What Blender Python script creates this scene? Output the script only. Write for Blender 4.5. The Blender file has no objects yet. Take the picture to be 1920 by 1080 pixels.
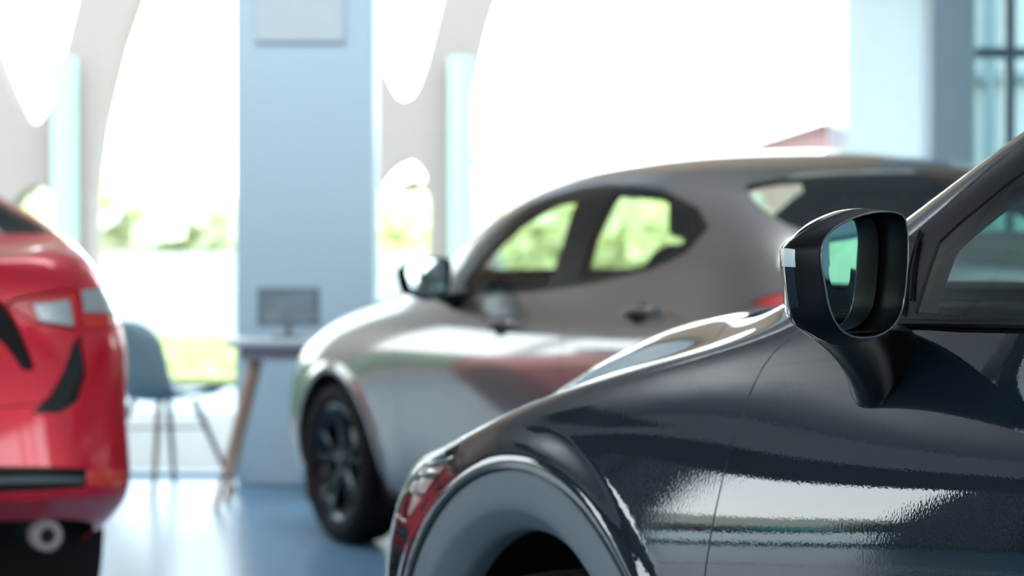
import bpy, bmesh, math, random
import numpy as np
from math import pi, sin, cos, radians
from mathutils import Vector, Matrix
from mathutils.geometry import delaunay_2d_cdt

random.seed(7)
scene = bpy.context.scene
COL = scene.collection

# ------------------------------------------------------------------ camera
cam_data = bpy.data.cameras.new('camera')
cam_data.lens = 85.0
cam_data.sensor_width = 36.0
cam_data.clip_start = 0.05
cam_data.clip_end = 400.0
cam_data.dof.use_dof = True
cam_data.dof.focus_distance = 2.93
cam_data.dof.aperture_fstop = 4.6
cam = bpy.data.objects.new('camera', cam_data)
COL.objects.link(cam)
cam.location = (0, 0, 1.15)
cam.rotation_euler = (radians(90) - math.atan(85 / 4533.3), 0, 0)
scene.camera = cam

# ------------------------------------------------------------------ light
world = bpy.data.worlds.new('world')
scene.world = world
world.use_nodes = True
wn = world.node_tree
wn.nodes.clear()
w_out = wn.nodes.new('ShaderNodeOutputWorld')
w_bg = wn.nodes.new('ShaderNodeBackground')
w_tc = wn.nodes.new('ShaderNodeTexCoord')
w_sep = wn.nodes.new('ShaderNodeSeparateXYZ')
w_ramp = wn.nodes.new('ShaderNodeValToRGB')
w_ramp.color_ramp.elements[0].position = 0.0
w_ramp.color_ramp.elements[0].color = (0.98, 0.98, 1.0, 1)
w_ramp.color_ramp.elements[1].position = 0.8
w_ramp.color_ramp.elements[1].color = (0.62, 0.80, 1.0, 1)
wn.links.new(w_tc.outputs['Generated'], w_sep.inputs[0])
wn.links.new(w_sep.outputs['Z'], w_ramp.inputs[0])
wn.links.new(w_ramp.outputs[0], w_bg.inputs['Color'])
wn.links.new(w_bg.outputs[0], w_out.inputs['Surface'])
w_bg.inputs['Strength'].default_value = 5.0


def area(name, loc, target, sx, sy, power, color):
    d = bpy.data.lights.new(name, 'AREA')
    d.shape = 'RECTANGLE'
    d.size = sx
    d.size_y = sy
    d.energy = power
    d.color = color
    o = bpy.data.objects.new(name, d)
    COL.objects.link(o)
    o.location = loc
    o.rotation_euler = (Vector(target) - Vector(loc)).to_track_quat('-Z', 'Y').to_euler()
    return o


# fill lights added under the ceiling, out of view, to brighten the room
area('room_fill_light', (1.5, -2.0, 3.85), (1.5, -2.0, 0), 3.2, 0.35, 90, (0.92, 0.97, 1.0))
area('room_fill_light', (-4.0, 1.0, 3.85), (-4.0, 1.0, 0), 3.2, 0.35, 90, (0.92, 0.97, 1.0))
area('column_fill_light', (-1.0, 8.6, 3.8), (-.95, 11.4, 1.3), 3.0, 0.25, 90, (0.86, 0.94, 1.0))  # added fill aimed at the wide column to lift its face
# upward fill added to brighten the ceiling
for px_, py_ in ((-5.0, 2.5), (-5.0, 7.5), (-1.5, -1.5), (3.5, -1.5), (3.8, 5.5), (-6.5, -2.5)):
    area('ceiling_fill_light', (px_, py_, 2.86), (px_, py_, 4), 2.6, 0.5, 52, (0.88, 0.95, 1.0))

scene.view_settings.view_transform = 'Standard'
scene.view_settings.look = 'None'
scene.view_settings.gamma = 1.0
scene.view_settings.use_curve_mapping = False
scene.view_settings.exposure = 0.35

# ------------------------------------------------------------------ materials
def new_mat(name):
    m = bpy.data.materials.new(name)
    m.use_nodes = True
    nt = m.node_tree
    return m, nt, nt.nodes['Principled BSDF']


def setin(b, **kw):
    names = {'rough': 'Roughness', 'metal': 'Metallic', 'coat': 'Coat Weight', 'coat_rough': 'Coat Roughness',
             'spec': 'Specular IOR Level', 'trans': 'Transmission Weight', 'ior': 'IOR', 'alpha': 'Alpha',
             'emis': 'Emission Strength', 'sheen': 'Sheen Weight'}
    for k, v in kw.items():
        b.inputs[names[k]].default_value = v


def simple(name, col, noise=0.06, scale=9.0, bump=0.0, bump_scale=60.0, **kw):
    m, nt, b = new_mat(name)
    tc = nt.nodes.new('ShaderNodeTexCoord')
    n = nt.nodes.new('ShaderNodeTexNoise')
    n.inputs['Scale'].default_value = scale
    n.inputs['Detail'].default_value = 4
    nt.links.new(tc.outputs['Object'], n.inputs['Vector'])
    mx = nt.nodes.new('ShaderNodeMixRGB')
    mx.inputs[1].default_value = (*[c * (1 - noise) for c in col], 1)
    mx.inputs[2].default_value = (*[min(1, c * (1 + noise)) for c in col], 1)
    nt.links.new(n.outputs['Fac'], mx.inputs[0])
    nt.links.new(mx.outputs[0], b.inputs['Base Color'])
    if bump:
        n2 = nt.nodes.new('ShaderNodeTexNoise')
        n2.inputs['Scale'].default_value = bump_scale
        nt.links.new(tc.outputs['Object'], n2.inputs['Vector'])
        bp = nt.nodes.new('ShaderNodeBump')
        bp.inputs['Strength'].default_value = bump
        bp.inputs['Distance'].default_value = 0.01
        nt.links.new(n2.outputs['Fac'], bp.inputs['Height'])
        nt.links.new(bp.outputs[0], b.inputs['Normal'])
    setin(b, **kw)
    return m


def paint(name, col, metal=0.5, rough=0.35, flake=0.15, peel=0.02, spec=0.5, coat_ior=1.8):
    """metallic car paint: fine flakes under a smooth clear coat with faint orange peel"""
    m, nt, b = new_mat(name)
    tc = nt.nodes.new('ShaderNodeTexCoord')
    v = nt.nodes.new('ShaderNodeTexVoronoi')
    v.inputs['Scale'].default_value = 900
    nt.links.new(tc.outputs['Object'], v.inputs['Vector'])
    mx = nt.nodes.new('ShaderNodeMixRGB')
    mx.inputs[1].default_value = (*[c * (1 - flake) for c in col], 1)
    mx.inputs[2].default_value = (*[min(1, c * (1 + flake)) for c in col], 1)
    nt.links.new(v.outputs['Distance'], mx.inputs[0])
    nt.links.new(mx.outputs[0], b.inputs['Base Color'])
    n2 = nt.nodes.new('ShaderNodeTexNoise')
    n2.inputs['Scale'].default_value = 260
    n2.inputs['Detail'].default_value = 1
    nt.links.new(tc.outputs['Object'], n2.inputs['Vector'])
    bp = nt.nodes.new('ShaderNodeBump')
    bp.inputs['Strength'].default_value = peel
    bp.inputs['Distance'].default_value = 0.002
    nt.links.new(n2.outputs['Fac'], bp.inputs['Height'])
    nt.links.new(bp.outputs[0], b.inputs['Coat Normal'])
    setin(b, metal=metal, rough=rough, coat=1.0, coat_rough=0.015, spec=spec)
    b.inputs['Coat IOR'].default_value = coat_ior
    return m


def thin_glass(name, tint, refl=1.5, rough=0.0):
    m = bpy.data.materials.new(name)
    m.use_nodes = True
    nt = m.node_tree
    nt.nodes.clear()
    o = nt.nodes.new('ShaderNodeOutputMaterial')
    mix = nt.nodes.new('ShaderNodeMixShader')
    t = nt.nodes.new('ShaderNodeBsdfTransparent')
    t.inputs['Color'].default_value = (*tint, 1)
    g = nt.nodes.new('ShaderNodeBsdfGlossy')
    g.inputs['Roughness'].default_value = rough
    f = nt.nodes.new('ShaderNodeFresnel')
    f.inputs['IOR'].default_value = refl
    geo = nt.nodes.new('ShaderNodeNewGeometry')
    inv = nt.nodes.new('ShaderNodeMath')       # the same reflectance seen from either side of the pane
    inv.operation = 'SUBTRACT'
    inv.inputs[0].default_value = 1.0
    nt.links.new(geo.outputs['Backfacing'], inv.inputs[1])
    k = nt.nodes.new('ShaderNodeMath')
    k.operation = 'MULTIPLY'
    nt.links.new(f.outputs[0], k.inputs[0])
    nt.links.new(inv.outputs[0], k.inputs[1])
    nt.links.new(k.outputs[0], mix.inputs[0])
    nt.links.new(t.outputs[0], mix.inputs[1])
    nt.links.new(g.outputs[0], mix.inputs[2])
    nt.links.new(mix.outputs[0], o.inputs['Surface'])
    return m


M = {}
M['dark_paint'] = paint('graphite_paint', (0.005, 0.012, 0.017), 0.05, 0.5, spec=0.05)
M['silver_paint'] = paint('bronze_silver_paint', (0.205, 0.187, 0.175), 0.6, 0.30)
M['red_paint'] = paint('soul_red_paint', (0.95, 0.005, 0.035), 0.30, 0.30, coat_ior=1.5)
M['black_plastic'] = simple('black_plastic', (0.003, 0.0035, 0.0045), rough=0.4, spec=.25)
M['gloss_black'] = simple('gloss_black', (0.004, 0.005, 0.007), rough=0.12, coat=0.6)
M['satin_black'] = simple('satin_black', (0.003, 0.0035, 0.0045), noise=0, rough=0.3, spec=.4)
M['cladding'] = simple('textured_grey_cladding', (0.118, 0.148, 0.170), bump=0.05, bump_scale=500, rough=0.62)
M['rubber'] = simple('tyre_rubber', (0.008, 0.009, 0.010), rough=0.75, spec=.25)
M['gunmetal'] = simple('gunmetal_alloy', (0.045, 0.055, 0.06), rough=0.28, metal=0.9)
M['chrome'] = simple('chrome', (0.75, 0.75, 0.76), noise=0.01, rough=0.08, metal=1.0)
M['steel'] = simple('brushed_steel', (0.42, 0.40, 0.39), rough=0.3, metal=1.0)
M['mirror'] = simple('mirror_glass', (0.60, 0.70, 0.70), noise=0.0, rough=0.0, metal=1.0)
M['trim_inner'] = simple('cabin_trim', (0.030, 0.034, 0.038), rough=0.7)
M['seat_cloth'] = simple('seat_cloth', (0.05, 0.057, 0.064), rough=0.8, bump=0.2, bump_scale=400)
M['headliner'] = simple('headliner', (0.16, 0.16, 0.16), rough=0.9)
M['under'] = simple('underbody', (0.004, 0.004, 0.005), rough=0.9)
M['car_glass'] = thin_glass('tinted_car_glass', (0.76, 0.85, 0.76), 1.5)
M['teal_glass'] = thin_glass('teal_car_glass', (0.66, 0.90, 0.90), 1.5)
M['trim_black'] = simple('trim_black', (0.004, 0.005, 0.006), noise=0, rough=0.28, spec=.22)
M['clear_glass'] = thin_glass('showroom_glass', (0.93, 0.97, 0.96), 1.35)
M['tail_red'] = simple('tail_lamp_red', (0.85, 0.03, 0.03), rough=0.08, coat=1.0)
M['tail_clear'] = simple('tail_lamp_clear', (0.62, 0.66, 0.68), rough=0.1, coat=1.0, metal=0.35)
M['tail_orange'] = simple('reflector_orange', (1.0, 0.09, 0.06), rough=0.12, coat=1.0)
M['lamp_lens'] = thin_glass('lamp_lens', (0.93, 0.97, 0.97), 1.22)
M['rim_highlight'] = simple('rim_highlight', (0.10, 0.13, 0.145), noise=0, rough=0.25, coat=.5)
M['lamp_strip'] = simple('lamp_strip', (0.05, 0.09, 0.09), rough=0.2)
M['lamp_inner'] = simple('lamp_reflector', (0.80, 0.82, 0.80), rough=0.22, metal=0.45)
M['exhaust_steel'] = simple('exhaust_steel', (0.34, 0.30, 0.30), rough=0.45, metal=0.15)
M['insert_bar'] = simple('insert_bar', (0.10, 0.13, 0.15), rough=0.4)


# ------------------------------------------------------------------ object helpers
def props(o, label=None, cat=None, group=None, kind=None):
    if label: o['label'] = label
    if cat: o['category'] = cat
    if group: o['group'] = group
    if kind: o['kind'] = kind
    return o


def empty(name, loc=(0, 0, 0), rz=0.0, parent=None):
    o = bpy.data.objects.new(name, None)
    o.empty_display_size = 0.1
    COL.objects.link(o)
    o.location = loc
    o.rotation_euler = (0, 0, rz)
    o.parent = parent
    return o


def link_mesh(name, verts, faces, mat, parent=None, normals=None, smooth=True, mats=None, mi=None):
    me = bpy.data.meshes.new(name)
    me.from_pydata([tuple(map(float, v)) for v in verts], [], [tuple(map(int, f)) for f in faces])
    me.materials.append(mat)
    if mats:
        for x in mats: me.materials.append(x)
    me.polygons.foreach_set('use_smooth', [smooth] * len(me.polygons))
    if mi is not None:
        me.polygons.foreach_set('material_index', mi)
    me.update()
    if normals is not None:
        me.normals_split_custom_set_from_vertices([tuple(map(float, n)) for n in normals])
    o = bpy.data.objects.new(name, me)
    COL.objects.link(o)
    o.parent = parent
    return o


class MB:
    """collects shapes into ONE mesh"""
    def __init__(self):
        self.v = []; self.f = []

    def add(self, vs, fs):
        k = len(self.v)
        self.v += [tuple(p) for p in vs]
        self.f += [tuple(i + k for i in f) for f in fs]
        return self

    def box(self, c, s, rot=None, bev=0.0):
        bm = bmesh.new()
        bmesh.ops.create_cube(bm, size=1.0)
        for v in bm.verts:
            v.co = Vector((v.co.x * s[0], v.co.y * s[1], v.co.z * s[2]))
        if bev:
            bmesh.ops.bevel(bm, geom=bm.edges[:], offset=bev, segments=3, affect='EDGES', profile=0.6)
        bm.verts.ensure_lookup_table()
        mt = rot.to_4x4() if rot is not None else Matrix.Identity(4)
        vs = [mt @ v.co + Vector(c) for v in bm.verts]
        fs = [[v.index for v in f.verts] for f in bm.faces]
        bm.free()
        return self.add(vs, fs)

    def tube(self, pts, r, seg=12, cap=True, closed=False, flat=1.0):
        pts = [Vector(p) for p in pts]
        n = len(pts)
        rr = r if isinstance(r, (list, tuple)) else [r] * n
        up = None
        vs = []
        for i, p in enumerate(pts):
            a = pts[(i - 1) % n] if (closed or i > 0) else p
            b = pts[(i + 1) % n] if (closed or i < n - 1) else p
            t = (b - a).normalized()
            if up is None:
                up = t.orthogonal().normalized()
            up = (up - t * up.dot(t)).normalized()
            s = t.cross(up)
            for k in range(seg):
                an = 2 * pi * k / seg
                vs.append(p + up * (cos(an) * rr[i]) + s * (sin(an) * rr[i] * flat))
        fs = []
        for i in range(n if closed else n - 1):
            j = (i + 1) % n
            for k in range(seg):
                k2 = (k + 1) % seg
                fs.append((i * seg + k, i * seg + k2, j * seg + k2, j * seg + k))
        if cap and not closed:
            fs.append(tuple(range(seg))[::-1])
            fs.append(tuple((n - 1) * seg + k for k in range(seg)))
        return self.add(vs, fs)

    def lathe_y(self, prof, seg=48, c=(0, 0, 0)):
        """revolve (radius, y) profile about the y axis"""
        vs = []
        for (r, y) in prof:
            for k in range(seg):
                a = 2 * pi * k / seg
                vs.append((c[0] + r * cos(a), c[1] + y, c[2] + r * sin(a)))
        fs = []
        for i in range(len(prof) - 1):
            for k in range(seg):
                k2 = (k + 1) % seg
                fs.append((i * seg + k, (i + 1) * seg + k, (i + 1) * seg + k2, i * seg + k2))
        return self.add(vs, fs)

    def loft(self, rings, closed=True, cap0=False, cap1=False):
        n = len(rings[0])
        vs = [p for r in rings for p in r]
        fs = []
        for i in range(len(rings) - 1):
            for k in range(n if closed else n - 1):
                k2 = (k + 1) % n
                fs.append((i * n + k, i * n + k2, (i + 1) * n + k2, (i + 1) * n + k))
        if cap0: fs.append(tuple(range(n))[::-1])
        if cap1: fs.append(tuple((len(rings) - 1) * n + k for k in range(n)))
        return self.add(vs, fs)

    def prism(self, poly, axis, d0, d1):
        """extrude a 2D outline along an axis"""
        def P(a, b, d):
            return {'x': (d, a, b), 'y': (a, d, b), 'z': (a, b, d)}[axis]
        n = len(poly)
        vs = [P(a, b, d0) for a, b in poly] + [P(a, b, d1) for a, b in poly]
        fs = [tuple(range(n)), tuple(range(2 * n - 1, n - 1, -1))]
        fs += [(i, i + n, (i + 1) % n + n, (i + 1) % n) for i in range(n)]
        return self.add(vs, fs)

    def build(self, name, mat, parent=None, smooth=True, angle=35):
        bm = bmesh.new()
        vv = [bm.verts.new(v) for v in self.v]
        for f in self.f:
            try: bm.faces.new([vv[i] for i in f])
            except ValueError: pass
        bmesh.ops.recalc_face_normals(bm, faces=bm.faces)
        me = bpy.data.meshes.new(name)
        bm.to_mesh(me); bm.free()
        me.materials.append(mat)
        if smooth:
            me.polygons.foreach_set('use_smooth', [True] * len(me.polygons))
            me.set_sharp_from_angle(angle=radians(angle))
        o = bpy.data.objects.new(name, me)
        COL.objects.link(o)
        o.parent = parent
        return o


def subdiv(o, lv=2):
    m = o.modifiers.new('s', 'SUBSURF')
    m.levels = lv; m.render_levels = lv
    return o


def smooth_closed(pts, n=60):
    """Catmull-Rom resample of a closed outline"""
    P = np.array(pts, float); k = len(P); out = []
    for i in range(k):
        p0, p1, p2, p3 = P[i - 1], P[i], P[(i + 1) % k], P[(i + 2) % k]
        for t in np.linspace(0, 1, 24, endpoint=False):
            out.append(0.5 * (2 * p1 + (p2 - p0) * t + (2 * p0 - 5 * p1 + 4 * p2 - p3) * t * t + (3 * p1 - p0 - 3 * p2 + p3) * t ** 3))
    return resample(np.array(out), n, True)


def smooth_open(pts, n=60):
    P = np.array(pts, float); k = len(P); out = []
    for i in range(k - 1):
        p0 = P[i - 1] if i else 2 * P[0] - P[1]
        p1, p2 = P[i], P[i + 1]
        p3 = P[i + 2] if i + 2 < k else 2 * P[-1] - P[-2]
        for t in np.linspace(0, 1, 24, endpoint=False):
            out.append(0.5 * (2 * p1 + (p2 - p0) * t + (2 * p0 - 5 * p1 + 4 * p2 - p3) * t * t + (3 * p1 - p0 - 3 * p2 + p3) * t ** 3))
    out.append(P[-1])
    return resample(np.array(out), n, False)


def resample(P, n, closed):
    P = np.array(P, float)
    Q = np.vstack([P, P[:1]]) if closed else P
    d = np.r_[0, np.cumsum(np.linalg.norm(np.diff(Q, axis=0), axis=1))]
    t = np.linspace(0, d[-1], n, endpoint=not closed)
    return np.stack([np.interp(t, d, Q[:, i]) for i in range(Q.shape[1])], 1)


def densify(P, step, closed=True):
    P = np.array(P, float)
    Q = np.vstack([P, P[:1]]) if closed else P
    L = np.linalg.norm(np.diff(Q, axis=0), axis=1).sum()
    return resample(P, max(8, int(L / step)), closed)

# ------------------------------------------------------------------ car body surfaces
# #NETS
class Surf:
    """clamped cubic B-spline through a control net of feature lines, in car coordinates:
    x runs back from the front axle, y to the car's left, z up. u: nose to tail, v: sill to centre line"""
    def __init__(self, net, flares=()):
        self.net = np.array(net, float)             # rows (u) x cols (v) x 3
        self.R, self.C = self.net.shape[:2]
        self.fl = flares
        gu = np.linspace(0, 1, 561); gv = np.linspace(0, 1, 301)
        self.gu, self.gv = gu, gv
        U, V = np.meshgrid(gu, gv, indexing='ij')
        self.G = self.P(U.ravel(), V.ravel()).reshape(561, 301, 3)

    @staticmethod
    def basis(t, n):
        t = np.clip(t, 0, 1 - 1e-9) * (n - 3)
        kn = np.r_[[0] * 3, np.arange(n - 2), [n - 3] * 3].astype(float)
        B = np.zeros((len(t), n + 3))
        idx = np.floor(t).astype(int) + 3
        B[np.arange(len(t)), idx] = 1
        for d in range(1, 4):
            N = np.zeros_like(B)
            for i in range(n + 3 - d):
                a = kn[i + d] - kn[i]; b = kn[i + d + 1] - kn[i + 1] if i + d + 1 < len(kn) else 0
                if a > 0: N[:, i] += (t - kn[i]) / a * B[:, i]
                if b > 0: N[:, i] += (kn[i + d + 1] - t) / b * B[:, i + 1]
            B = N
        return B[:, :n]

    def P(self, u, v):
        u = np.asarray(u, float); v = np.asarray(v, float)
        p = np.einsum('ni,nj,ijk->nk', self.basis(u, self.R), self.basis(v, self.C), self.net, optimize=True)
        for (cx, cz, rx, rz, w, amp, zmax) in self.fl:      # raised lips round the wheel arches
            d = np.hypot((p[:, 0] - cx) / rx, (p[:, 2] - cz) / rz) - 1
            k = np.clip(1 - np.abs(d) / w, 0, 1)
            k = k * k * (3 - 2 * k)
            fade = np.clip((zmax - p[:, 2]) / 0.12, 0, 1) * np.clip((p[:, 1] - 0.5) / 0.2, 0, 1)
            p[:, 1] += amp * k * fade
        return p

    def N(self, u, v, h=8e-4):
        u = np.asarray(u, float); v = np.asarray(v, float)
        u0, u1 = np.clip(u - h, 0, 1), np.clip(u + h, 0, 1)
        v0, v1 = np.clip(v - h, 0, 1), np.clip(v + h, 0, 1)
        du = self.P(u1, v) - self.P(u0, v)
        dv = self.P(u, v1) - self.P(u, v0)
        n = np.cross(du, dv)
        l = np.linalg.norm(n, axis=1, keepdims=True)
        n = n / np.maximum(l, 1e-12)
        return n

    def inv(self, pts, axes=(0, 2), lo=(0, 0), hi=(1, 1), sel=None):
        """(u, v) of points given by two of their coordinates"""
        G = self.G; ax = list(axes)
        ui = (self.gu >= lo[0]) & (self.gu <= hi[0]); vi = (self.gv >= lo[1]) & (self.gv <= hi[1])
        g = G[np.ix_(ui, vi)]; gu = self.gu[ui]; gv = self.gv[vi]
        F = g.reshape(-1, 3)
        out = []
        for p in pts:
            d = ((F[:, ax] - np.array(p)[None]) ** 2).sum(1)
            if sel is not None:
                d = d + np.where(sel(F), 0, 9.0)
            k = int(d.argmin())
            u, v = gu[k // len(gv)], gv[k % len(gv)]
            for _ in range(6):
                e = 1e-3
                p0 = self.P([u], [v])[0, ax]
                ue = min(u + e, 1); ve = min(v + e, 1)
                du_ = (self.P([ue], [v])[0, ax] - p0) / max(ue - u, 1e-6) if ue > u else np.zeros(2)
                dv_ = (self.P([u], [ve])[0, ax] - p0) / max(ve - v, 1e-6) if ve > v else np.zeros(2)
                J = np.stack([du_, dv_], 1)
                r = np.array(p) - p0
                if np.linalg.norm(r) < 1e-5: break
                try: s = np.linalg.lstsq(J, r, rcond=1e-3)[0]
                except Exception: break
                s = np.clip(s, -0.01, 0.01)
                u = float(np.clip(u + s[0], 0, 1)); v = float(np.clip(v + s[1], 0, 1))
            out.append((u, v))
        return np.array(out)


def net_from(cols):
    """cols: per feature line (sill first, centre last) a list of (x, y, z) from nose to tail"""
    return np.array(cols, float).transpose(1, 0, 2)


# crossover with tall fenders; rows: nose centre, mid, corner, lamp, then stations back to the tail
SUV = net_from([
    # under edge
    [(-.74, 0, .20), (-.72, .35, .20), (-.66, .60, .20), (-.52, .74, .20), (-.40, .78, .20), (-.16, .78, .20), (.12, .78, .20), (.38, .78, .20), (.70, .78, .20), (1.05, .78, .20), (1.5, .78, .20), (2.0, .78, .20), (2.5, .78, .20), (2.9, .78, .22), (3.12, .72, .25), (3.22, .56, .27), (3.27, .3, .28), (3.28, 0, .28)],
    # sill
    [(-.83, 0, .24), (-.80, .38, .24), (-.72, .66, .24), (-.58, .80, .25), (-.42, .85, .25), (-.16, .86, .25), (.12, .86, .25), (.38, .85, .25), (.70, .84, .25), (1.05, .84, .25), (1.5, .84, .25), (2.0, .84, .25), (2.5, .85, .25), (2.9, .84, .27), (3.16, .78, .31), (3.29, .60, .33), (3.35, .32, .34), (3.36, 0, .34)],
    # low
    [(-.87, 0, .38), (-.84, .40, .38), (-.76, .69, .38), (-.62, .825, .39), (-.43, .87, .40), (-.16, .88, .40), (.12, .88, .40), (.38, .875, .40), (.70, .868, .40), (1.05, .866, .40), (1.5, .866, .40), (2.0, .868, .40), (2.5, .878, .40), (2.9, .87, .41), (3.18, .80, .44), (3.33, .62, .46), (3.39, .33, .46), (3.40, 0, .46)],
    # mid
    [(-.88, 0, .52), (-.85, .40, .52), (-.77, .70, .53), (-.63, .832, .54), (-.43, .876, .55), (-.16, .886, .56), (.12, .886, .57), (.38, .88, .57), (.70, .874, .57), (1.05, .872, .57), (1.5, .872, .57), (2.0, .874, .57), (2.5, .884, .57), (2.9, .873, .58), (3.18, .80, .60), (3.33, .62, .62), (3.39, .33, .62), (3.40, 0, .62)],
    # bulge
    [(-.87, 0, .62), (-.84, .40, .62), (-.76, .69, .63), (-.62, .82, .64), (-.43, .868, .66), (-.16, .888, .68), (.12, .890, .70), (.38, .888, .72), (.70, .885, .72), (1.05, .884, .72), (1.5, .884, .72), (2.0, .886, .73), (2.5, .89, .74), (2.9, .873, .75), (3.17, .795, .76), (3.31, .615, .77), (3.37, .33, .77), (3.38, 0, .77)],
    # upper
    [(-.85, 0, .70), (-.82, .39, .70), (-.74, .67, .705), (-.60, .80, .72), (-.42, .855, .745), (-.16, .878, .775), (.12, .880, .80), (.38, .878, .82), (.70, .874, .825), (1.05, .872, .825), (1.5, .872, .825), (2.0, .876, .835), (2.5, .88, .85), (2.9, .86, .86), (3.15, .78, .87), (3.28, .60, .87), (3.33, .32, .87), (3.34, 0, .87)],
    # shoulder
    [(-.81, 0, .755), (-.78, .37, .755), (-.70, .64, .76), (-.57, .77, .78), (-.41, .830, .81), (-.16, .858, .855), (.12, .862, .895), (.38, .853, .925), (.70, .838, .945), (1.05, .832, .95), (1.5, .832, .95), (2.0, .838, .96), (2.5, .845, .98), (2.9, .82, .99), (3.12, .75, .99), (3.24, .58, .99), (3.29, .31, .99), (3.30, 0, .99)],
    # belt, crest of the fender
    [(-.75, 0, .79), (-.72, .34, .79), (-.64, .585, .795), (-.53, .71, .815), (-.39, .785, .845), (-.16, .812, .905), (.12, .815, .965), (.38, .808, 1.005), (.70, .797, 1.04), (1.05, .792, 1.05), (1.5, .79, 1.06), (2.0, .785, 1.08), (2.5, .775, 1.12), (2.86, .755, 1.12), (3.05, .70, 1.10), (3.17, .54, 1.09), (3.22, .29, 1.09), (3.23, 0, 1.09)],
    # valley, mid glass
    [(-.70, 0, .81), (-.67, .31, .81), (-.60, .53, .815), (-.50, .63, .84), (-.37, .705, .868), (-.16, .725, .915), (.12, .735, .965), (.36, .745, 1.01), (.66, .75, 1.10), (1.02, .738, 1.22), (1.5, .725, 1.26), (2.0, .72, 1.27), (2.46, .71, 1.28), (2.78, .69, 1.26), (2.97, .64, 1.22), (3.08, .50, 1.21), (3.13, .27, 1.21), (3.14, 0, 1.21)],
    # hood edge, roof rail
    [(-.66, 0, .82), (-.63, .28, .82), (-.57, .46, .83), (-.47, .53, .865), (-.35, .57, .905), (-.15, .60, .965), (.12, .63, 1.01), (.34, .66, 1.04), (.66, .68, 1.17), (1.05, .64, 1.385), (1.5, .60, 1.47), (2.0, .59, 1.485), (2.42, .585, 1.46), (2.70, .575, 1.40), (2.86, .54, 1.34), (2.95, .43, 1.33), (2.99, .23, 1.33), (3.0, 0, 1.33)],
    # inner roof
    [(-.62, 0, .83), (-.59, .2, .83), (-.54, .30, .845), (-.44, .33, .89), (-.32, .35, .935), (-.12, .37, 1.00), (.12, .39, 1.04), (.27, .41, 1.06), (.56, .42, 1.20), (1.02, .40, 1.44), (1.5, .36, 1.53), (2.0, .35, 1.54), (2.40, .35, 1.52), (2.66, .34, 1.46), (2.80, .32, 1.41), (2.87, .25, 1.40), (2.90, .14, 1.40), (2.91, 0, 1.40)],
    # centre
    [(-.60, 0, .835), (-.57, 0, .84), (-.51, 0, .86), (-.42, 0, .90), (-.30, 0, .95), (-.10, 0, 1.015), (.10, 0, 1.05), (.22, 0, 1.065), (.50, 0, 1.20), (1.0, 0, 1.45), (1.5, 0, 1.54), (2.0, 0, 1.545), (2.40, 0, 1.53), (2.66, 0, 1.47), (2.78, 0, 1.42), (2.85, 0, 1.41), (2.88, 0, 1.41), (2.89, 0, 1.41)],
])

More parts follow.
